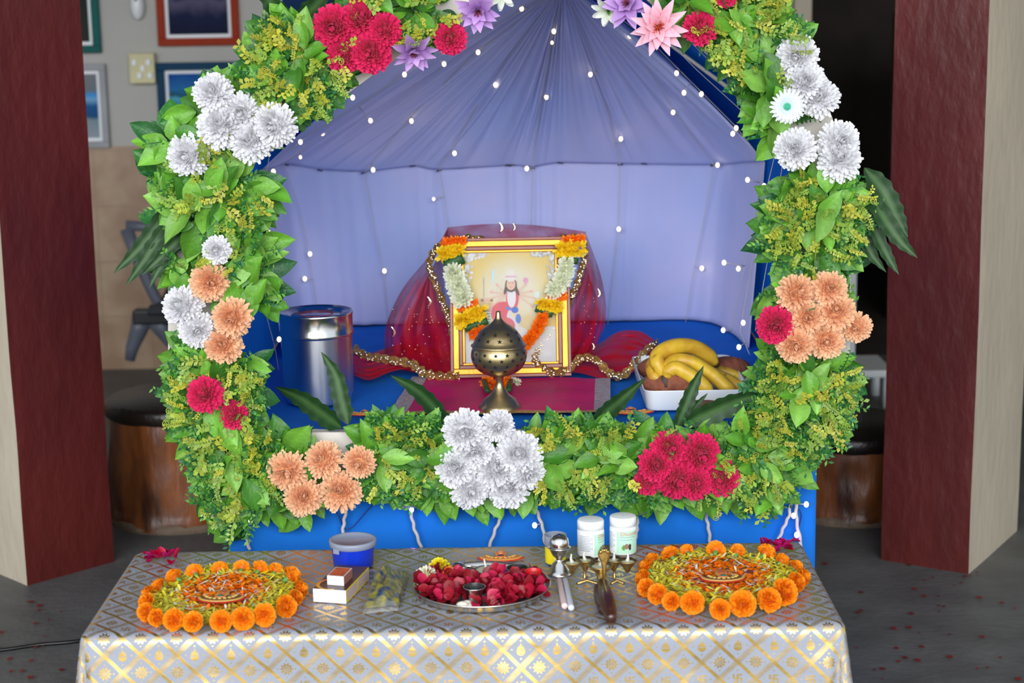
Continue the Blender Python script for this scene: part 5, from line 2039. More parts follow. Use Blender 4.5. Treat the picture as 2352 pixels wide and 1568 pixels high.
# ---- painted lamp-shaped cutouts (lie flat)
def diya(px, py, z, wpx, label, theme, rot=0.0, deep=1.0):
    c_ = G(px, py, z)
    w_ = wpx * S(c_) / 2
    t = thing('painted_lamp_cutout', c_, label, 'ornament', 'painted lamp shaped cutouts')
    base, gold_, mid, dot, fl1, fl2 = theme
    Mr = Matrix.Rotation(rot, 3, 'Z')

    def lens(k, lift, col, name, sc=1.0):
        pts = []
        for i in range(25):
            a_ = PI + PI * i / 24
            sc_ = 1 + 0.05 * abs(sin(i * PI / 4)) * (1 if name == 'rim' else 0)
            pts.append(Vector((cos(a_) * w_ * k, sin(a_) * w_ * 0.62 * deep * k * sc_, 0)))
        for i in range(1, 12):
            a_ = i / 12
            pts.append(Vector(((1 - 2 * a_) * w_ * k, 0.10 * w_ * sin(PI * a_) * -1, 0)))
        mb = MB()
        mb.poly([c_ + Mr @ q + Vector((0, 0, lift)) for q in pts][::-1], (0, 0, 0.0016), 0, col)
        return mb.build(name, M['attrflat'], t)

    lens(1.0, 0.0, base, 'rim')
    lens(0.90, 0.0016, gold_, 'gold_band')
    lens(0.80, 0.0030, mid, 'bowl_face')
    mb = MB()
    for k in range(9):
        a_ = PI + PI * (k + 0.5) / 9
        mb.ell(c_ + Mr @ Vector((cos(a_) * w_ * 0.58, sin(a_) * w_ * 0.36 * deep, 0.005)), (w_ * 0.09, w_ * 0.07, 0.0015), 8, 4, 0, None, gold_)
    mb.build('petal_print', M['attrflat'], t)
    mb = MB()
    mb.ell(c_ + Mr @ Vector((0, -0.14 * w_, 0.005)), (w_ * 0.24, w_ * 0.15, 0.0016), 16, 4, 0, None, fl1)
    mb.ell(c_ + Mr @ Vector((0, -0.13 * w_, 0.0065)), (w_ * 0.15, w_ * 0.09, 0.0016), 16, 4, 0, None, dot)
    mb.build('jewel', M['attrflat'], t)
    for k, (s_, lift, col) in enumerate(((1.0, 0, gold_), (0.78, 0.0017, fl1), (0.45, 0.0033, fl2))):
        pts = []
        for i in range(24):
            a_ = 2 * PI * i / 24
            y_ = -cos(a_)
            wd = sin(a_) * (0.24 if y_ < 0.2 else 0.24 * (1 - (y_ - 0.2) / 0.8 * 0.75))
            pts.append(Vector((wd * w_ * s_, (0.55 + 0.48 * y_ * s_) * w_ * deep, 0)))
        mb = MB()
        mb.poly([c_ + Mr @ q + Vector((0, 0, lift)) for q in pts], (0, 0, 0.0016), 0, col)
        mb.build('flame', M['attrflat'], t)


red_ = (0.45, 0.01, 0.01)
gold_ = (0.62, 0.42, 0.10)
ZT = 0.47
olive = (0.16, 0.12, 0.02)
# ============================================================ FRONT TABLE
fL, fR = G(188, 1458, ZT), G(1935, 1426, ZT)
bL, bR = G(335, 1265, ZT), G(1820, 1250, ZT)
print('table corners', fL, fR, bL, bR)
TX0, TX1 = (fL.x + bL.x) / 2, (fR.x + bR.x) / 2
TY0, TY1 = (fL.y + fR.y) / 2, (bL.y + bR.y) / 2
TW, TD = TX1 - TX0, TY1 - TY0
t = thing('low_table', ((TX0 + TX1) / 2, (TY0 + TY1) / 2, 0), 'low wooden table hidden under the gold brocade cloth', 'table')
mb = MB()
mb.box(((TX0 + TX1) / 2, (TY0 + TY1) / 2, ZT - 0.02), (TW - 0.02, TD - 0.02, 0.03))
mb.build('tabletop', M['tabwood'], t, bevel=0.003)
for sx in (TX0 + 0.08, TX1 - 0.08):
    for sy in (TY0 + 0.07, TY1 - 0.07):
        mb = MB()
        mb.box((sx, sy, (ZT - 0.035) / 2), (0.045, 0.045, ZT - 0.035))
        mb.build('leg', M['tabwood'], t, bevel=0.003)
HANG = 0.40
step = 0.0125
mb = MB()
xs = []
a_ = -HANG
while a_ <= TW + HANG + 1e-6:
    xs.append(a_)
    a_ += step
ys = []
a_ = -HANG
while a_ <= TD + 0.16:
    ys.append(a_)
    a_ += step
rows, uvs = [], []
RB = 0.014
for yv in ys:
    row = []
    for xv in xs:
        dx = -xv if xv < 0 else (xv - TW if xv > TW else 0)
        sx = -1 if xv < 0 else 1
        dy = -yv if yv < 0 else (yv - TD if yv > TD else 0)
        sy = -1 if yv < 0 else 1
        cxx = min(max(xv, 0), TW)
        cyy = min(max(yv, 0), TD)
        zz = ZT
        ox = oy = 0
        if dx > 0 or dy > 0:
            rr = math.hypot(dx, dy)
            if dx > 0 and dy > 0:
                ang = math.atan2(dy, dx)
                rr = max(dx, dy) + 0.25 * min(dx, dy)
            else:
                ang = 0 if dx > 0 else PI / 2
            if rr < RB * PI / 2:
                q = rr / RB
                outw, dn = RB * sin(q), RB * (1 - cos(q))
            else:
                dn = RB + (rr - RB * PI / 2) * 0.985
                outw = RB + (dn - RB) * (0.05 if not (dx > 0 and dy > 0) else 0.05 + 0.20 * sin(2 * ang))
                wav = 0.006 * min(1, dn / 0.1) * (sin(xv * 9 + 1) + 0.7 * sin(xv * 23 + 2)) if dx == 0 else 0.006 * min(1, dn / 0.1) * sin(yv * 18)
                outw += wav
            ox, oy = sx * outw * cos(ang), sy * outw * sin(ang)
            zz = ZT - dn
        wr = 0.0016 * noise.noise(Vector((xv * 14, yv * 14, 0))) + 0.0012 * noise.noise(Vector((xv * 40, yv * 30, 3)))
        if dx == 0 and dy == 0:
            zz += wr
            ed = TD - yv
            zz += 0.004 * max(0, 1 - ed / 0.05) * (0.5 + 0.5 * sin(xv * 22 + 2 * sin(xv * 7)))
        else:
            oy += wr * 2 * (sy if dy > 0 else 0)
        row.append(Vector((TX0 + cxx + ox, TY0 + cyy + oy, max(0.012, zz))))
        uvs.append((xv + 3.0 * 0.066, yv + 0.012))
    rows.append(row)
mb.grid(rows)
mb.uv = uvs
mb.build('tablecloth', brocade(), None, origin=(TX0, TY0, ZT), solid=0.001)
tag(bpy.context.scene.collection.objects[-1], 'white and gold brocade tablecloth with diamond pattern over the low table', 'tablecloth')

zc = ZT + 0.003
# ---- petal circles
mari = []
for k in range(4):
    o = marigold_mb(0.024).build('marigold', M['fresh'])
    cm = MB()
    cm.lathe([(0.001, -0.019), (0.0035, -0.0185), (0.0055, -0.013), (0.0065, -0.004), (0.004, 0.002)], (0, 0, 0), 12)
    c_ = cm.build('calyx', M['green'])
    c_.parent = o
    C.objects.unlink(o)
    C.objects.unlink(c_)
    mari.append(o)
ORD = ['first', 'second', 'third', 'fourth', 'fifth', 'sixth', 'seventh', 'eighth', 'ninth', 'tenth', 'eleventh', 'twelfth', 'thirteenth', 'fourteenth', 'fifteenth', 'sixteenth', 'seventeenth', 'eighteenth', 'nineteenth', 'twentieth', 'twenty-first']


def mandala(pts, centre, near, wy):
    cpx = centre
    cc = G(*cpx, zc)
    pts = sorted(pts, key=lambda q: (math.atan2(q[0] - cpx[0], (cpx[1] - q[1]) * 2.6) % (2 * PI)))
    ring = []
    for i, (a, b, r_) in enumerate(pts):
        front = b > cpx[1] + 15
        R_ = r_ * 0.00094
        q = G(a, b, zc + R_ * 0.8)
        q.z = zc + R_ * 0.80
        o = copy_tree(random.choice(mari))
        out = Vector((q.x - cc.x, q.y - cc.y, 0)).normalized()
        f = (out * (1.0 if not front else 0.8) + Vector((rnd(-0.25, 0.25), rnd(-0.2, 0.2) - (0.3 if front else 0), 0.45 + rnd(-0.15, 0.25)))).normalized()
        o.rotation_mode = 'QUATERNION'
        o.rotation_quaternion = f.to_track_quat('Z', 'Y') @ Matrix.Rotation(rnd(0, 6.28), 4, 'Z').to_quaternion()
        s_ = R_ / 0.024
        o.scale = (s_, s_, s_)
        o.location = q
        ring.append(q)
        tag(o, '%s orange marigold clockwise from the back of the petal circle beside %s' % (ORD[i], near), 'marigold', 'marigolds ringing the petal circle beside ' + near)
    rx = sum(abs(q.x - cc.x) for q in ring) / len(ring) * 1.45
    ry = sum(abs(q.y - cc.y) for q in ring) / len(ring) * 1.45

    def scatter(n_, r0, r1, cols, ls, ws, zmax):
        mb = MB()
        for k in range(n_):
            a_ = rnd(0, 2 * PI)
            rr = math.sqrt(rnd(r0 * r0, r1 * r1))
            q = Vector((cc.x + rx * rr * cos(a_), cc.y + ry * rr * sin(a_), zc + rnd(0.002, zmax)))
            d = Vector((rnd(-1, 1), rnd(-1, 1), rnd(-0.12, 0.2))).normalized()
            c_ = random.choice(cols)
            petal(mb, q, d, Z, rnd(*ls), rnd(*ws), jit(c_, 0.15), jit(c_, 0.1), rnd(-0.2, 0.3), rnd(0.2, 0.6), (0.35, 0.9, 1, 0.4))
        return mb

    Yc_ = [(0.86, 0.74, 0.03), (0.78, 0.72, 0.06), (0.90, 0.82, 0.12), (0.62, 0.60, 0.08)]
    Oc = [(0.98, 0.24, 0.0), (1.0, 0.33, 0.01), (0.95, 0.17, 0.0)]
    Wc = [(0.82, 0.80, 0.66), (0.88, 0.87, 0.80), (0.70, 0.70, 0.50)]
    mb = scatter(1500, 0.60, 1.04, Yc_, (0.010, 0.019), (0.004, 0.007), 0.012)
    o = mb.build('yellow_petals', M['fresh'], origin=cc)
    tag(o, 'ring of loose yellow petals inside the marigolds beside ' + near, 'petals', None, 'stuff')
    mb = scatter(1000, 0.0, 0.72, Oc, (0.007, 0.013), (0.006, 0.010), 0.010)
    for_w = scatter(260, 0.0, 0.78, Wc, (0.010, 0.018), (0.003, 0.005), 0.013)
    o = mb.build('orange_petals', M['fresh'], origin=cc)
    tag(o, 'loose orange marigold petals filling the circle beside ' + near, 'petals', None, 'stuff')
    o = for_w.build('white_petals', M['fresh'], origin=cc)
    tag(o, 'loose white petals sprinkled over the circle beside ' + near, 'petals', None, 'stuff')


def zz3(l_, ox, oy):
    return [(a / 3.36 + ox, b / 3.36 + oy, r_) for a, b, r_ in l_]


mandala(zz3([(1025, 350, 19), (1165, 358, 20), (1290, 370, 18), (1402, 415, 24), (1470, 515, 20), (1435, 580, 18), (1362, 645, 24), (1200, 712, 24), (1035, 740, 24), (868, 760, 23), (650, 765, 21), (505, 750, 23), (372, 730, 19), (292, 690, 20), (298, 615, 20), (310, 550, 18), (390, 495, 19), (508, 425, 21), (660, 385, 20), (855, 362, 19)], 250, 1200), (512, 1368), 'the incense box', 0)
mandala(zz3([(470, 415, 21), (595, 390, 17), (820, 380, 22), (988, 395, 19), (1205, 405, 23), (1330, 465, 18), (1437, 510, 17), (1485, 590, 20), (1432, 630, 22), (1345, 705, 29), (1228, 765, 26), (1025, 795, 28), (855, 835, 22), (640, 785, 25), (480, 775, 20), (372, 720, 22), (285, 670, 20), (265, 600, 20), (288, 515, 20), (330, 455, 17)], 1400, 1150), (1660, 1330), 'the brass lamp', 0)
th1 = (red_, gold_, (0.14, 0.05, 0.02), (0.0, 0.12, 0.08), (0.62, 0.18, 0.06), (0.45, 0.12, 0.05))
th2 = ((0.62, 0.03, 0.01), (0.70, 0.36, 0.08), (0.50, 0.20, 0.05), (0.02, 0.03, 0.05), (0.78, 0.16, 0.05), (0.80, 0.32, 0.12))
diya(508, 1372, zc + 0.018, 118, 'red rimmed lamp shaped cutout in the petal circle beside the incense box', th1)
diya(1660, 1326, zc + 0.018, 112, 'red rimmed lamp shaped cutout in the petal circle beside the brass lamp', th1)
diya(1150, 1280, zc + 0.001, 108, 'orange lamp shaped cutout lying behind the steel plate', th2, deep=0.9)
diya(1450, 945, ZP + 0.010, 105, 'orange lamp shaped cutout lying beside the white tray', th2, deep=0.8)
diya(836, 950, ZP + 0.010, 80, 'orange lamp shaped cutout half hidden beside the steel tin', th2, deep=0.8)

# ---- steel plate with rose petals
pc = G(1107, 1356, zc)
pr = 158 * S(pc)
t = thing('steel_plate', pc, 'round stainless steel plate heaped with red rose petals', 'plate')
mb = MB()
mb.lathe([(0.001, 0.0), (pr * 0.94, 0.0), (pr * 0.985, 0.006), (pr * 0.995, 0.013), (pr * 1.008, 0.0135), (pr * 1.005, 0.016), (pr * 0.985, 0.0155), (pr * 0.97, 0.008), (pr * 0.93, 0.003), (0.001, 0.003)], (pc.x, pc.y, zc), 96)
mb.build('dish', M['steel2'], t)
clear = [(G(1090, 1388, zc), 0.030), (G(1188, 1332, zc), 0.026), (G(1226, 1346, zc), 0.028), (G(1070, 1389, zc), 0.022)]
mb = MB()
for k in range(700):
    a_ = rnd(0, 2 * PI)
    rr = math.sqrt(rnd(0, 1)) * 0.88
    x, y = rr * cos(a_), rr * sin(a_)
    if y > 0.12 + 0.1 * sin(x * 3) and -0.32 < x < 0.45:
        continue
    if y > 0.55:
        continue
    gx, gy = pc.x + pr * x, pc.y + pr * y
    if any(math.hypot(gx - a_.x, gy - a_.y) < b_ for a_, b_ in clear):
        continue
    h = 0.013 * (1 - rr ** 3) + 0.007
    q = Vector((pc.x + pr * x, pc.y + pr * y, zc + 0.005 + rnd(0.3, 1) * h))
    d = Vector((rnd(-1, 1), rnd(-1, 0.6), rnd(-0.2, 0.8))).normalized()
    c0 = random.choice([(0.25, 0.002, 0.01), (0.32, 0.002, 0.014), (0.42, 0.005, 0.03), (0.18, 0.001, 0.008), (0.56, 0.012, 0.07)])
    L0 = rnd(0.016, 0.027)
    petal(mb, q, d, Vector((rnd(-.5, .5), rnd(-0.8, 0.1), 1)), L0, L0 * rnd(0.8, 1.05), tuple(min(1, v * 1.05 + 0.005) for v in c0), jit(c0, 0.15), rnd(-0.3, 0.4), rnd(0.2, 0.8), (0.35, 0.8, 1.0, 0.92, 0.55))
o = mb.build('rose_petals', M['crimson'], origin=pc)
tag(o, 'heap of crimson rose petals on the steel plate', 'petals', None, 'stuff')
# small steel cups
def cup(px, py, z0, r_, h, label, mt, name='steel_cup', inner='dsteel'):
    q = G(px, py, z0)
    t = thing(name, (q.x, q.y, z0), label, 'cup')
    mb = MB()
    mb.lathe([(0.001, 0), (r_ * 0.7, 0), (r_ * 0.74, h * 0.3), (r_ * 0.72, h * 0.6), (r_ * 0.80, h * 0.8), (r_, h * 0.96), (r_ * 1.03, h), (r_ * 0.96, h)], (q.x, q.y, z0), 40)
    mb.build('wall', mt, t)
    mb = MB()
    mb.lathe([(r_ * 0.96, h), (r_ * 0.85, h * 0.86), (r_ * 0.6, h * 0.6), (0.001, h * 0.55)], (q.x, q.y, z0), 40)
    mb.build('inside', M[inner], t)
    return q


cup(1090, 1388, zc + 0.003, 0.021, 0.036, 'small steel cup at the front edge of the petal plate', M['steel2'])
cup(1188, 1332, zc + 0.003, 0.022, 0.026, 'small dark steel bowl at the back of the petal plate', M['steel2'])
cup(1226, 1346, zc + 0.003, 0.017, 0.032, 'small red plastic cup standing on the petal plate', M['redpl'], 'red_cup', 'redpl')
for i, (a, b, sx, lab) in enumerate(((1062, 1389, 0.012, 'white crystal lump farthest from the cup, at the plate rim'), (1073, 1385, 0.010, 'white crystal lump in the middle, at the plate rim'), (1083, 1391, 0.008, 'white crystal lump touching the small steel cup'))):
    q = G(a, b, zc + 0.012)
    mb = MB()
    mb.ell(q, (sx, sx * 0.7, sx * 0.6), 10, 7)
    tag(mb.build('crystal_lump', M['cotton'], origin=q), lab, 'crystal', 'white crystal lumps on the plate')
# long handled steel lamp lying on the plate
q = G(1118, 1308, zc + 0.025)
t = thing('steel_wick_lamp', q, 'long handled steel wick lamp resting on the back rim of the plate', 'lamp')
mb = MB()
mb.lathe([(0.001, -0.014), (0.012, -0.012), (0.021, -0.004), (0.024, 0.002), (0.022, 0.002), (0.012, -0.006), (0.001, -0.008)], q, 36)
mb.build('cup', M['steel2'], t)
mb = MB()
mb.ell(q + Vector((0, 0, 0.0)), (0.021, 0.021, 0.005), 24, 8)
mb.build('ghee', M['ghee'], t)
mb = MB()
mb.tube([q + Vector((0, 0, 0.0)), q + Vector((-0.003, 0, 0.012)), q + Vector((-0.005, 0, 0.022))], [0.004, 0.002, 0.0012], 8)
mb.build('wick', M['cotton'], t)
e = G(1072, 1300, zc + 0.036)
k_ = G(1052, 1305, zc + 0.030)
mb = MB()
mb.tube([q + Vector((-0.02, 0, 0.004)), e], 0.0032, 8, flatten=0.6)
mb.build('handle', M['steel'], t)
mb = MB()
mb.ell(k_, (0.016, 0.016, 0.013), 24, 14)
mb.build('knob', M['steel'], t)
# flowers on the plate
fw = MB()
def loose_flower(px, py, z0, R_, ci, co, N_, name, label, face, wid=0.25):
    q = G(px, py, z0 + R_ * 0.5)
    mb = chrysanthemum(R_, N_, ci, co, wid=wid)
    o = mb.build(name, M['fresh'])
    o.location = q
    o.rotation_mode = 'QUATERNION'
    o.rotation_quaternion = Vector(face).to_track_quat('Z', 'Y')
    tag(o, label, 'flower')


loose_flower(1010, 1306, zc + 0.01, 0.024, (0.8, 0.62, 0.0), (0.92, 0.80, 0.03), 110, 'yellow_flower', 'yellow chrysanthemum head at the back of the petal plate', (-0.2, -0.5, 0.8))
loose_flower(978, 1325, zc + 0.01, 0.024, (0.75, 0.72, 0.3), (0.90, 0.90, 0.78), 60, 'white_flower', 'cream white flower head on the tin side rim of the petal plate', (-0.4, -0.4, 0.8))
loose_flower(1035, 1317, zc + 0.012, 0.017, (0.9, 0.22, 0.0), (1.0, 0.34, 0.02), 80, 'orange_flower', 'small orange flower between yellow head and steel knob', (0.1, -0.5, 0.8), 0.4)

# ---- blue tub
q = G(812, 1298, zc)
t = thing('blue_tub', (q.x, q.y, zc), 'blue plastic tub with a translucent lid', 'tub')
mb = MB()
mb.lathe([(0.001, 0), (0.037, 0), (0.040, 0.003), (0.0435, 0.046), (0.045, 0.05)], (q.x, q.y, zc), 64)
mb.build('body', M['bplastic'], t)
mb = MB()
mb.lathe([(0.045, 0.043), (0.0475, 0.044), (0.048, 0.053), (0.047, 0.056), (0.043, 0.0565), (0.041, 0.054), (0.001, 0.054)], (q.x, q.y, zc), 64)
mb.box((q.x - 0.030, q.y - 0.038, zc + 0.042), (0.014, 0.002, 0.010), 0, Matrix.Rotation(-0.6, 4, 'Z'))
mb.build('lid', M['clearpl'], t)

# ---- incense carton and match box
def quadbox(c4, h, z0):
    return [Vector((a.x, a.y, z0)) for a in c4], [Vector((a.x, a.y, z0 + h)) for a in c4]


zi = zc
h = 0.026
fl_, fr_ = G(720, 1381, zi), G(795, 1386, zi)
dv = (G(848, 1330, zi) - fr_)
c4 = [fl_, fr_, fr_ + dv, fl_ + dv]
t = thing('incense_carton', fl_, 'flat white ended incense carton with dark printed top', 'box')
lo_, hi_ = quadbox(c4, h, zi)
mb = MB()
mb.add(lo_ + hi_, [(3, 2, 1, 0), (0, 1, 5, 4), (2, 3, 7, 6), (3, 0, 4, 7)], 0, None, True)
mb.add([lo_[1], lo_[2], hi_[2], hi_[1]], [(0, 1, 2, 3)], 1, None, True)
mb.add(hi_, [(0, 1, 2, 3)], 2, None, True)
mb.build('carton', [mat('white_card', lin(236, 230, 236), 0.5), M['yellow'], mat('maroon_print', lin(56, 32, 42), 0.35, col2=lin(88, 52, 44), vscale=18)], t)
mb = MB()
nrm_ = Vector((dv.y, -dv.x, 0)).normalized()
for (u0, u1) in ((0.04, 0.48), (0.53, 0.97)):
    a0, a1 = lo_[1].lerp(lo_[2], u0), lo_[1].lerp(lo_[2], u1)
    mb.add([a0 + Vector((0, 0, 0.003)) + nrm_ * 0.0004, a1 + Vector((0, 0, 0.003)) + nrm_ * 0.0004, a1 + Vector((0, 0, h - 0.003)) + nrm_ * 0.0004, a0 + Vector((0, 0, h - 0.003)) + nrm_ * 0.0004], [(0, 1, 2, 3)], 0, (0.55, 0.42, 0.42), True)
ctr = (hi_[0] + hi_[1]) / 2 + dv * 0.22 + Vector((-0.012, 0, 0))
for k in range(24):
    a_ = k * 0.13 + 1.9
    mb.ell(ctr + Vector((0.026 * cos(a_) + 0.006, 0.03 * sin(a_), 0.0004)), (0.004, 0.003, 0.0003), 8, 4, 0, None, (0.75, 0.18 + 0.02 * k * 0.5, 0.03))
mb.build('printed_swirl', M['attrflat'], t)
mbx = G(765, 1346, zi + h)
zm = zi + h + 0.0005
t = thing('match_box', (mbx.x, mbx.y, zm), 'small match box with orange top standing on the incense carton', 'match box')
ed = dv.normalized()
ex = (fr_ - fl_).normalized()
b0 = G(752, 1342, zm)
b1 = G(790, 1345, zm)
d2 = ed * 0.052
c4 = [b0, b1, b1 + d2, b0 + d2]
lo_, hi_ = quadbox(c4, 0.018, zm)
mb = MB()
mb.add(lo_ + hi_, [(3, 2, 1, 0), (0, 1, 5, 4), (2, 3, 7, 6), (3, 0, 4, 7), (4, 5, 6, 7)], 0, None, True)
mb.add([lo_[1], lo_[2], hi_[2], hi_[1]], [(0, 1, 2, 3)], 1, None, True)
mb.build('sleeve', [M['wplastic'], mat('striker', lin(150, 96, 84), 0.7)], t)
mb = MB()
ins = [hi_[i] + (sum(hi_, Vector()) / 4 - hi_[i]) * 0.10 + Vector((0, 0, 0.0004)) for i in range(4)]
mb.add(ins, [(0, 1, 2, 3)], 0, None, True)
mb.build('printed_top', mat('orange_print_top', lin(206, 84, 22), 0.35, col2=lin(150, 44, 18), vscale=40), t)

# ---- crumpled film packet
t = thing('film_packet', G(885, 1345, zc), 'crumpled clear plastic packet with blue and yellow print', 'packet')
bagm = mat('crumpled_film', lin(40, 62, 96), 0.15, col2=lin(150, 140, 40), vscale=60, bump=0.9, bscale=45, alpha=0.85, coat=0.6, detail=1)
film = mat('clear_film', lin(200, 200, 190), 0.1, bump=0.9, bscale=40, alpha=0.3, coat=0.8)
b4 = [G(836, 1400, zc), G(918, 1392, zc), G(940, 1322, zc), G(866, 1320, zc)]
for (nm, mt, hh, k0, k1, sd) in (('printed_wrap', bagm, 0.042, 0.0, 1.0, 3), ('film_edge', film, 0.012, -0.16, 0.12, 8)):
    mb = MB()
    rows = []
    for i in range(26):
        v = k0 + (k1 - k0) * i / 25
        row = []
        for j in range(26):
            u = j / 25
            q = b4[0].lerp(b4[1], u).lerp(b4[3].lerp(b4[2], u), v)
            ed_ = (4 * u * (1 - u)) ** 0.5 * (4 * (i / 25) * (1 - i / 25)) ** 0.5
            q.z = zc + 0.002 + hh * ed_ * (0.75 + 0.6 * noise.noise(Vector((u * 4, v * 4, sd)))) + 0.004 * abs(noise.noise(Vector((u * 12, v * 12, sd))))
            row.append(q)
        rows.append(row)
    mb.grid(rows)
    mb.build(nm, mt, t)

# ---- steel stand (kumkum holder)
q = G(1285, 1316, zc)
t = thing('steel_holder', (q.x, q.y, zc), 'steel ball topped vermilion holder on a flared foot', 'holder')
mb = MB()
mb.lathe([(0.001, 0), (0.027, 0), (0.027, 0.002), (0.019, 0.008), (0.014, 0.02), (0.008, 0.026), (0.006, 0.030), (0.008, 0.033)], (q.x, q.y, zc), 48)
mb.build('foot', M['steel'], t)
mb = MB()
mb.lathe([(0.007, 0.032), (0.014, 0.038), (0.018, 0.047), (0.0185, 0.052), (0.0225, 0.053), (0.0225, 0.055), (0.018, 0.056)], (q.x, q.y, zc), 48)
mb.build('bowl', M['steel'], t)
mb = MB()
mb.lathe([(0.0185, 0.056), (0.0195, 0.062), (0.018, 0.071), (0.012, 0.079), (0.001, 0.082)], (q.x, q.y, zc), 48)
mb.build('lid', M['steel'], t)

# ---- frosted cup and jars with labels
def around(cx_, cy_, r_, a0, z_):
    return Vector((cx_ + r_ * sin(a0), cy_ - r_ * cos(a0), z_))


q = G(1276, 1292, zc)
t = thing('frosted_cup', (q.x, q.y, zc), 'frosted plastic cup with yellow label behind the steel holder', 'cup')
mb = MB()
r_ = 25 * S(q)
mb.lathe([(0.001, 0), (r_ * 0.9, 0), (r_ * 0.93, 0.003), (r_ * 0.95, 0.038), (r_ * 1.0, 0.04), (r_ * 1.02, 0.06), (r_ * 0.97, 0.0605), (r_ * 0.93, 0.05), (0.001, 0.049)], (q.x, q.y, zc), 48)
mb.build('body', M['clearpl'], t)
mb = MB()
mb.lathe([(r_ * 0.945, 0.003), (r_ * 0.965, 0.036)], (q.x, q.y, zc), 48)
mb.build('label', M['yellow'], t)
mb = MB()
mb.grid([[around(q.x, q.y, r_ * 0.98, a_, zc + z_) for a_ in (-0.1, 0.05, 0.2, 0.35)] for z_ in (0.005, 0.015)])
mb.build('label_panel', M['wplastic'], t)


def text_on_cyl(s_, size, cx_, cy_, r_, a0, z0, mt, name, par):
    cu = bpy.data.curves.new('tmp', 'FONT')
    cu.body = s_
    cu.size = size
    cu.resolution_u = 3
    ob = bpy.data.objects.new('tmp', cu)
    C.objects.link(ob)
    dg = bpy.context.evaluated_depsgraph_get()
    me = bpy.data.meshes.new_from_object(ob.evaluated_get(dg))
    mb = MB()
    mb.add([around(cx_, cy_, r_, a0 + v.co.x / r_, z0 + v.co.y) for v in me.vertices], [tuple(p_.vertices) for p_ in me.polygons])
    bpy.data.objects.remove(ob)
    mb.build(name, mt, par)


def jar(px, py, rpx, hpx, amint, label):
    q = G(px, py, zc)
    r_ = rpx * S(q)
    H = hpx * S(q)
    t = thing('label_jar', (q.x, q.y, zc), label, 'jar', 'white screw top jars')
    mb = MB()
    mb.lathe([(0.001, 0), (r_ * 0.95, 0), (r_, 0.003), (r_, H * 0.70), (r_ * 0.93, H * 0.735), (r_ * 0.93, H * 0.76)], (q.x, q.y, zc), 64)
    mb.build('body', M['wplastic'], t)
    mb = MB()
    mb.lathe([(r_ * 0.95, H * 0.75), (r_ * 0.99, H * 0.755), (r_ * 0.99, H * 0.95), (r_ * 0.94, H * 0.99), (r_ * 0.85, H), (0.001, H)], (q.x, q.y, zc), 64)
    mb.build('cap', M['wplastic'], t)
    mb = MB()
    mb.grid([[around(q.x, q.y, r_ + 0.0004, amint + k * 0.1, zc + z_) for k in range(17)] for z_ in (0.004, H * 0.35, H * 0.66)])
    mb.build('label', M['mint'], t)
    text_on_cyl('Dhoomil', 0.0115, q.x, q.y, r_ + 0.0008, amint + 0.30, zc + H * 0.54, M['rtext'], 'label_name', t)
    mb = MB()
    for k, (a0, a1, zz_) in enumerate([(amint + 0.3, amint + 1.4, 0.49), (amint + 0.3, amint + 1.2, 0.42)] + [(amint - 1.15, amint - 0.1 - 0.2 * (k % 3 == 0), 0.6 - 0.045 * k) for k in range(10)]):
        mb.grid([[around(q.x, q.y, r_ + 0.0007, a0 + (a1 - a0) * j / 8, zc + H * zz_ + dz) for j in range(9)] for dz in (0, 0.0010)])
    mb.build('fine_print', M['ltext'], t)
    mb = MB()
    for (da, dz, cx_, cz_, col) in ((0.55, 0.22, 0.10, 0.006, (0.10, 0.28, 0.06)), (0.75, 0.25, 0.16, 0.006, (0.30, 0.16, 0.12)), (1.0, 0.23, 0.12, 0.007, (0.05, 0.05, 0.03)), (0.45, 0.21, 0.08, 0.004, (0.25, 0.42, 0.08)), (1.15, 0.22, 0.06, 0.005, (0.6, 0.65, 0.7))):
        pts = [around(q.x, q.y, r_ + 0.0008 + da * 0.0003, amint + da + cx_ * cos(k * PI / 5), zc + H * dz + cz_ * sin(k * PI / 5)) for k in range(10)]
        mb.add(pts, [tuple(range(10))], 0, col)
    mb.build('herb_picture', M['attrflat'], t)


jar(1357, 1272, 31, 84, 0.22, 'white herbal jar standing next to the frosted cup')
jar(1431, 1266, 31, 86, -0.55, 'white herbal jar standing nearer the marigold circle')

# ---- five wick brass lamp
t = thing('brass_aarti_lamp', G(1380, 1320, zc), 'brass five wick lamp with a cobra hood and dark wooden handle', 'lamp')
zr = zc + 0.047
cups = [(1314, 1291, 20), (1344, 1285, 20), (1378, 1288, 18), (1410, 1285, 20), (1441, 1288, 20), (1379, 1298, 25)]
for i, (a, b, r_) in enumerate(cups):
    q = G(a, b, zr)
    rr = r_ * 1.2 * S(q)
    mb = MB()
    mb.lathe([(0.001, -0.024), (0.004, -0.022), (rr * 0.35, -0.015), (rr * 0.75, -0.006), (rr * 1.0, 0.0), (rr * 1.05, 0.001), (rr * 0.95, 0.002), (rr * 0.6, -0.003), (0.001, -0.004)], q, 6 if i < 5 else 24)
    c_ = mb.build('cup', M['brass2'], t)
    mb = MB()
    mb.ell(q + Vector((0, 0, -0.002)), (rr * 0.7, rr * 0.7, 0.0025), 16, 6)
    mb.build('ghee', M['ghee'], c_)
    mb = MB()
    lx = rnd(-0.003, 0.003)
    mb.tube([q, q + Vector((lx, 0, 0.008)), q + Vector((lx * 0.5, 0, 0.017))], [0.0045, 0.002, 0.0013], 8)
    mb.build('wick', M['cotton'], c_)
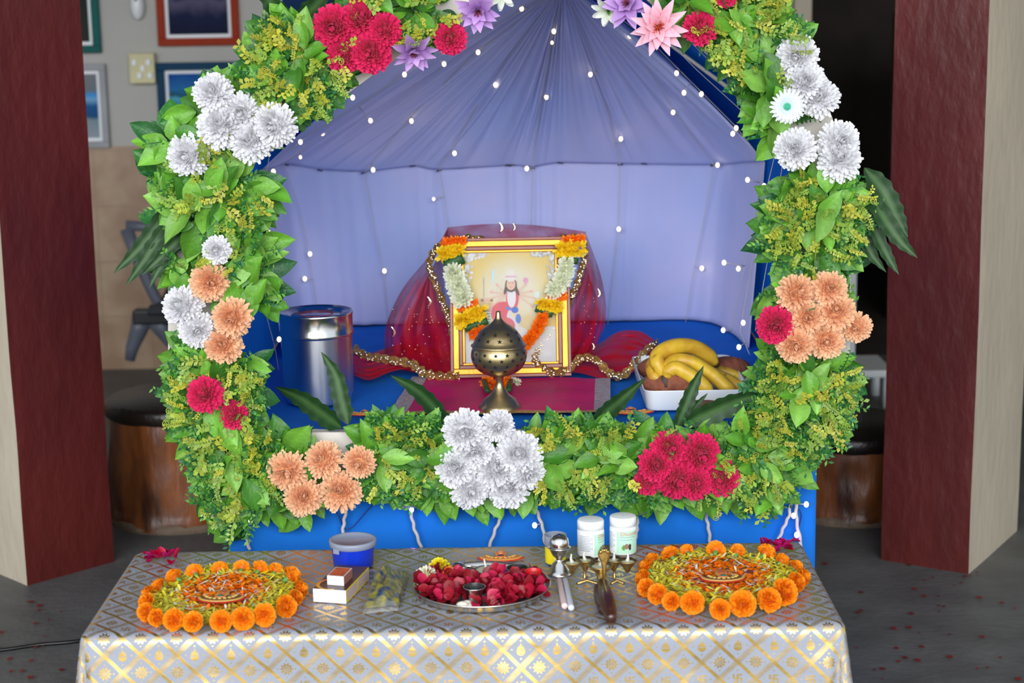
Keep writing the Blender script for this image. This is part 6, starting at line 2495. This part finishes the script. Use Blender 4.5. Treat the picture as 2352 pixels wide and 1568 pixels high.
for a in (1343, 1411):
    q0, q1 = G(a, 1288, zr - 0.012), None
    mb = MB()
    mb.lathe([(0.010, -0.0), (0.003, -0.006), (0.0045, -0.010), (0.0025, -0.014), (0.0025, -0.030), (0.004, -0.032), (0.004, -0.035)], (q0.x, q0.y, zr - 0.012), 12)
    mb.build('leg', M['brass2'], t)
for (x0, x1) in ((1326, 1372), (1404, 1432)):
    mb = MB()
    mb.tube([G(x0, 1340, zc + 0.003), G((x0 + x1) / 2, 1332, zc + 0.004), G(x1, 1340, zc + 0.003)], 0.0028, 8)
    mb.build('foot_bar', M['brass2'], t)
mb = MB()
mb.tube([G(1378, 1300, zr - 0.01), G(1380, 1316, zr - 0.02), G(1386, 1340, zc + 0.022)], [0.012, 0.010, 0.009], 14)
mb.build('neck', M['brass2'], t)
# cobra hood
hq = G(1388, 1330, zc + 0.028)
mb = MB()
rows = []
hood = [(0.0, 0.003), (0.012, 0.0032), (0.024, 0.004), (0.036, 0.007), (0.044, 0.0105), (0.052, 0.0125), (0.058, 0.011), (0.062, 0.006), (0.0635, 0.001)]
for z_, w_ in hood:
    yo = -0.004 * (z_ / 0.06) ** 2
    rows.append([Vector((hq.x + w_ * cos(2 * PI * k / 16), hq.y + yo + 0.0035 * sin(2 * PI * k / 16) * min(1, w_ / 0.004), hq.z + z_)) for k in range(16)])
mb.grid(rows, 0, None, True)
for k in (-1, 0, 1):
    mb.ell((hq.x + k * 0.007, hq.y - 0.006, hq.z + 0.057 + (0.003 if k == 0 else 0)), (0.0038, 0.004, 0.004), 10, 6)
mb.build('cobra_hood', M['brass2'], t)
mb = MB()
hs = [G(1384, 1342, zc + 0.020), G(1392, 1372, zc + 0.024), G(1400, 1402, zc + 0.018), G(1404, 1424, zc + 0.012)]
q3 = spline(hs, 20)
mb.tube(q3, [0.011 + 0.004 * sin(i / 19 * PI) - 0.002 * (i / 19) for i in range(20)], 16, flatten=1.25)
mb.build('handle', M['wood'], t)
mb = MB()
mb.tube(spline([G(1376, 1350, zc + 0.016), G(1380, 1375, zc + 0.010), G(1388, 1402, zc + 0.008)], 12), [0.010 + 0.002 * sin(i / 11 * PI) for i in range(12)], 12, flatten=1.1)
mb.build('handle_rest', M['wood'], t)

# chalk sticks
for (a0, b0, a1, b1, mt, lab) in ((1284, 1330, 1297, 1392, 'chalk', 'pinkish wax stick lying nearer the steel plate'), (1298, 1330, 1312, 1396, 'chalk2', 'white wax stick lying nearer the brass lamp')):
    q0, q1 = G(a0, b0, zc + 0.0062), G(a1, b1, zc + 0.0062)
    mb = MB()
    mb.tube([q0, q0.lerp(q1, 0.02), q0.lerp(q1, 0.98), q1], [0.004, 0.0052, 0.0060, 0.0056], 20)
    tag(mb.build('wax_stick', M[mt], origin=q0), lab, 'stick', 'wax sticks on the table')

# crimson petals clumps at the back corners
for (cx_, cy_, w_, lab) in ((372, 1281, 34, 'crumpled magenta rose petals at the back corner of the table beside the log stool'), (1785, 1256, 36, 'crumpled magenta rose petals behind the marigold circle at the back corner')):
    q0 = G(cx_, cy_, zc + 0.006)
    mb = MB()
    for k in range(26):
        q = q0 + Vector((rnd(-1, 1) * w_ * 0.0009, rnd(-0.02, 0.02), rnd(-0.004, 0.008)))
        d = Vector((rnd(-1, 1), rnd(-1, 0.4), rnd(-0.1, 0.7))).normalized()
        c0 = random.choice([(0.42, 0.004, 0.10), (0.52, 0.01, 0.16), (0.5, 0.0, 0.04)])
        petal(mb, q, d, Z, 0.020, 0.018, c0, jit(c0), rnd(-0.3, 0.5), 0.6, (0.4, 0.9, 1, 0.8, 0.4))
    tag(mb.build('rose_clump', M['crimson'], origin=q0), lab, 'petals', None, 'stuff')
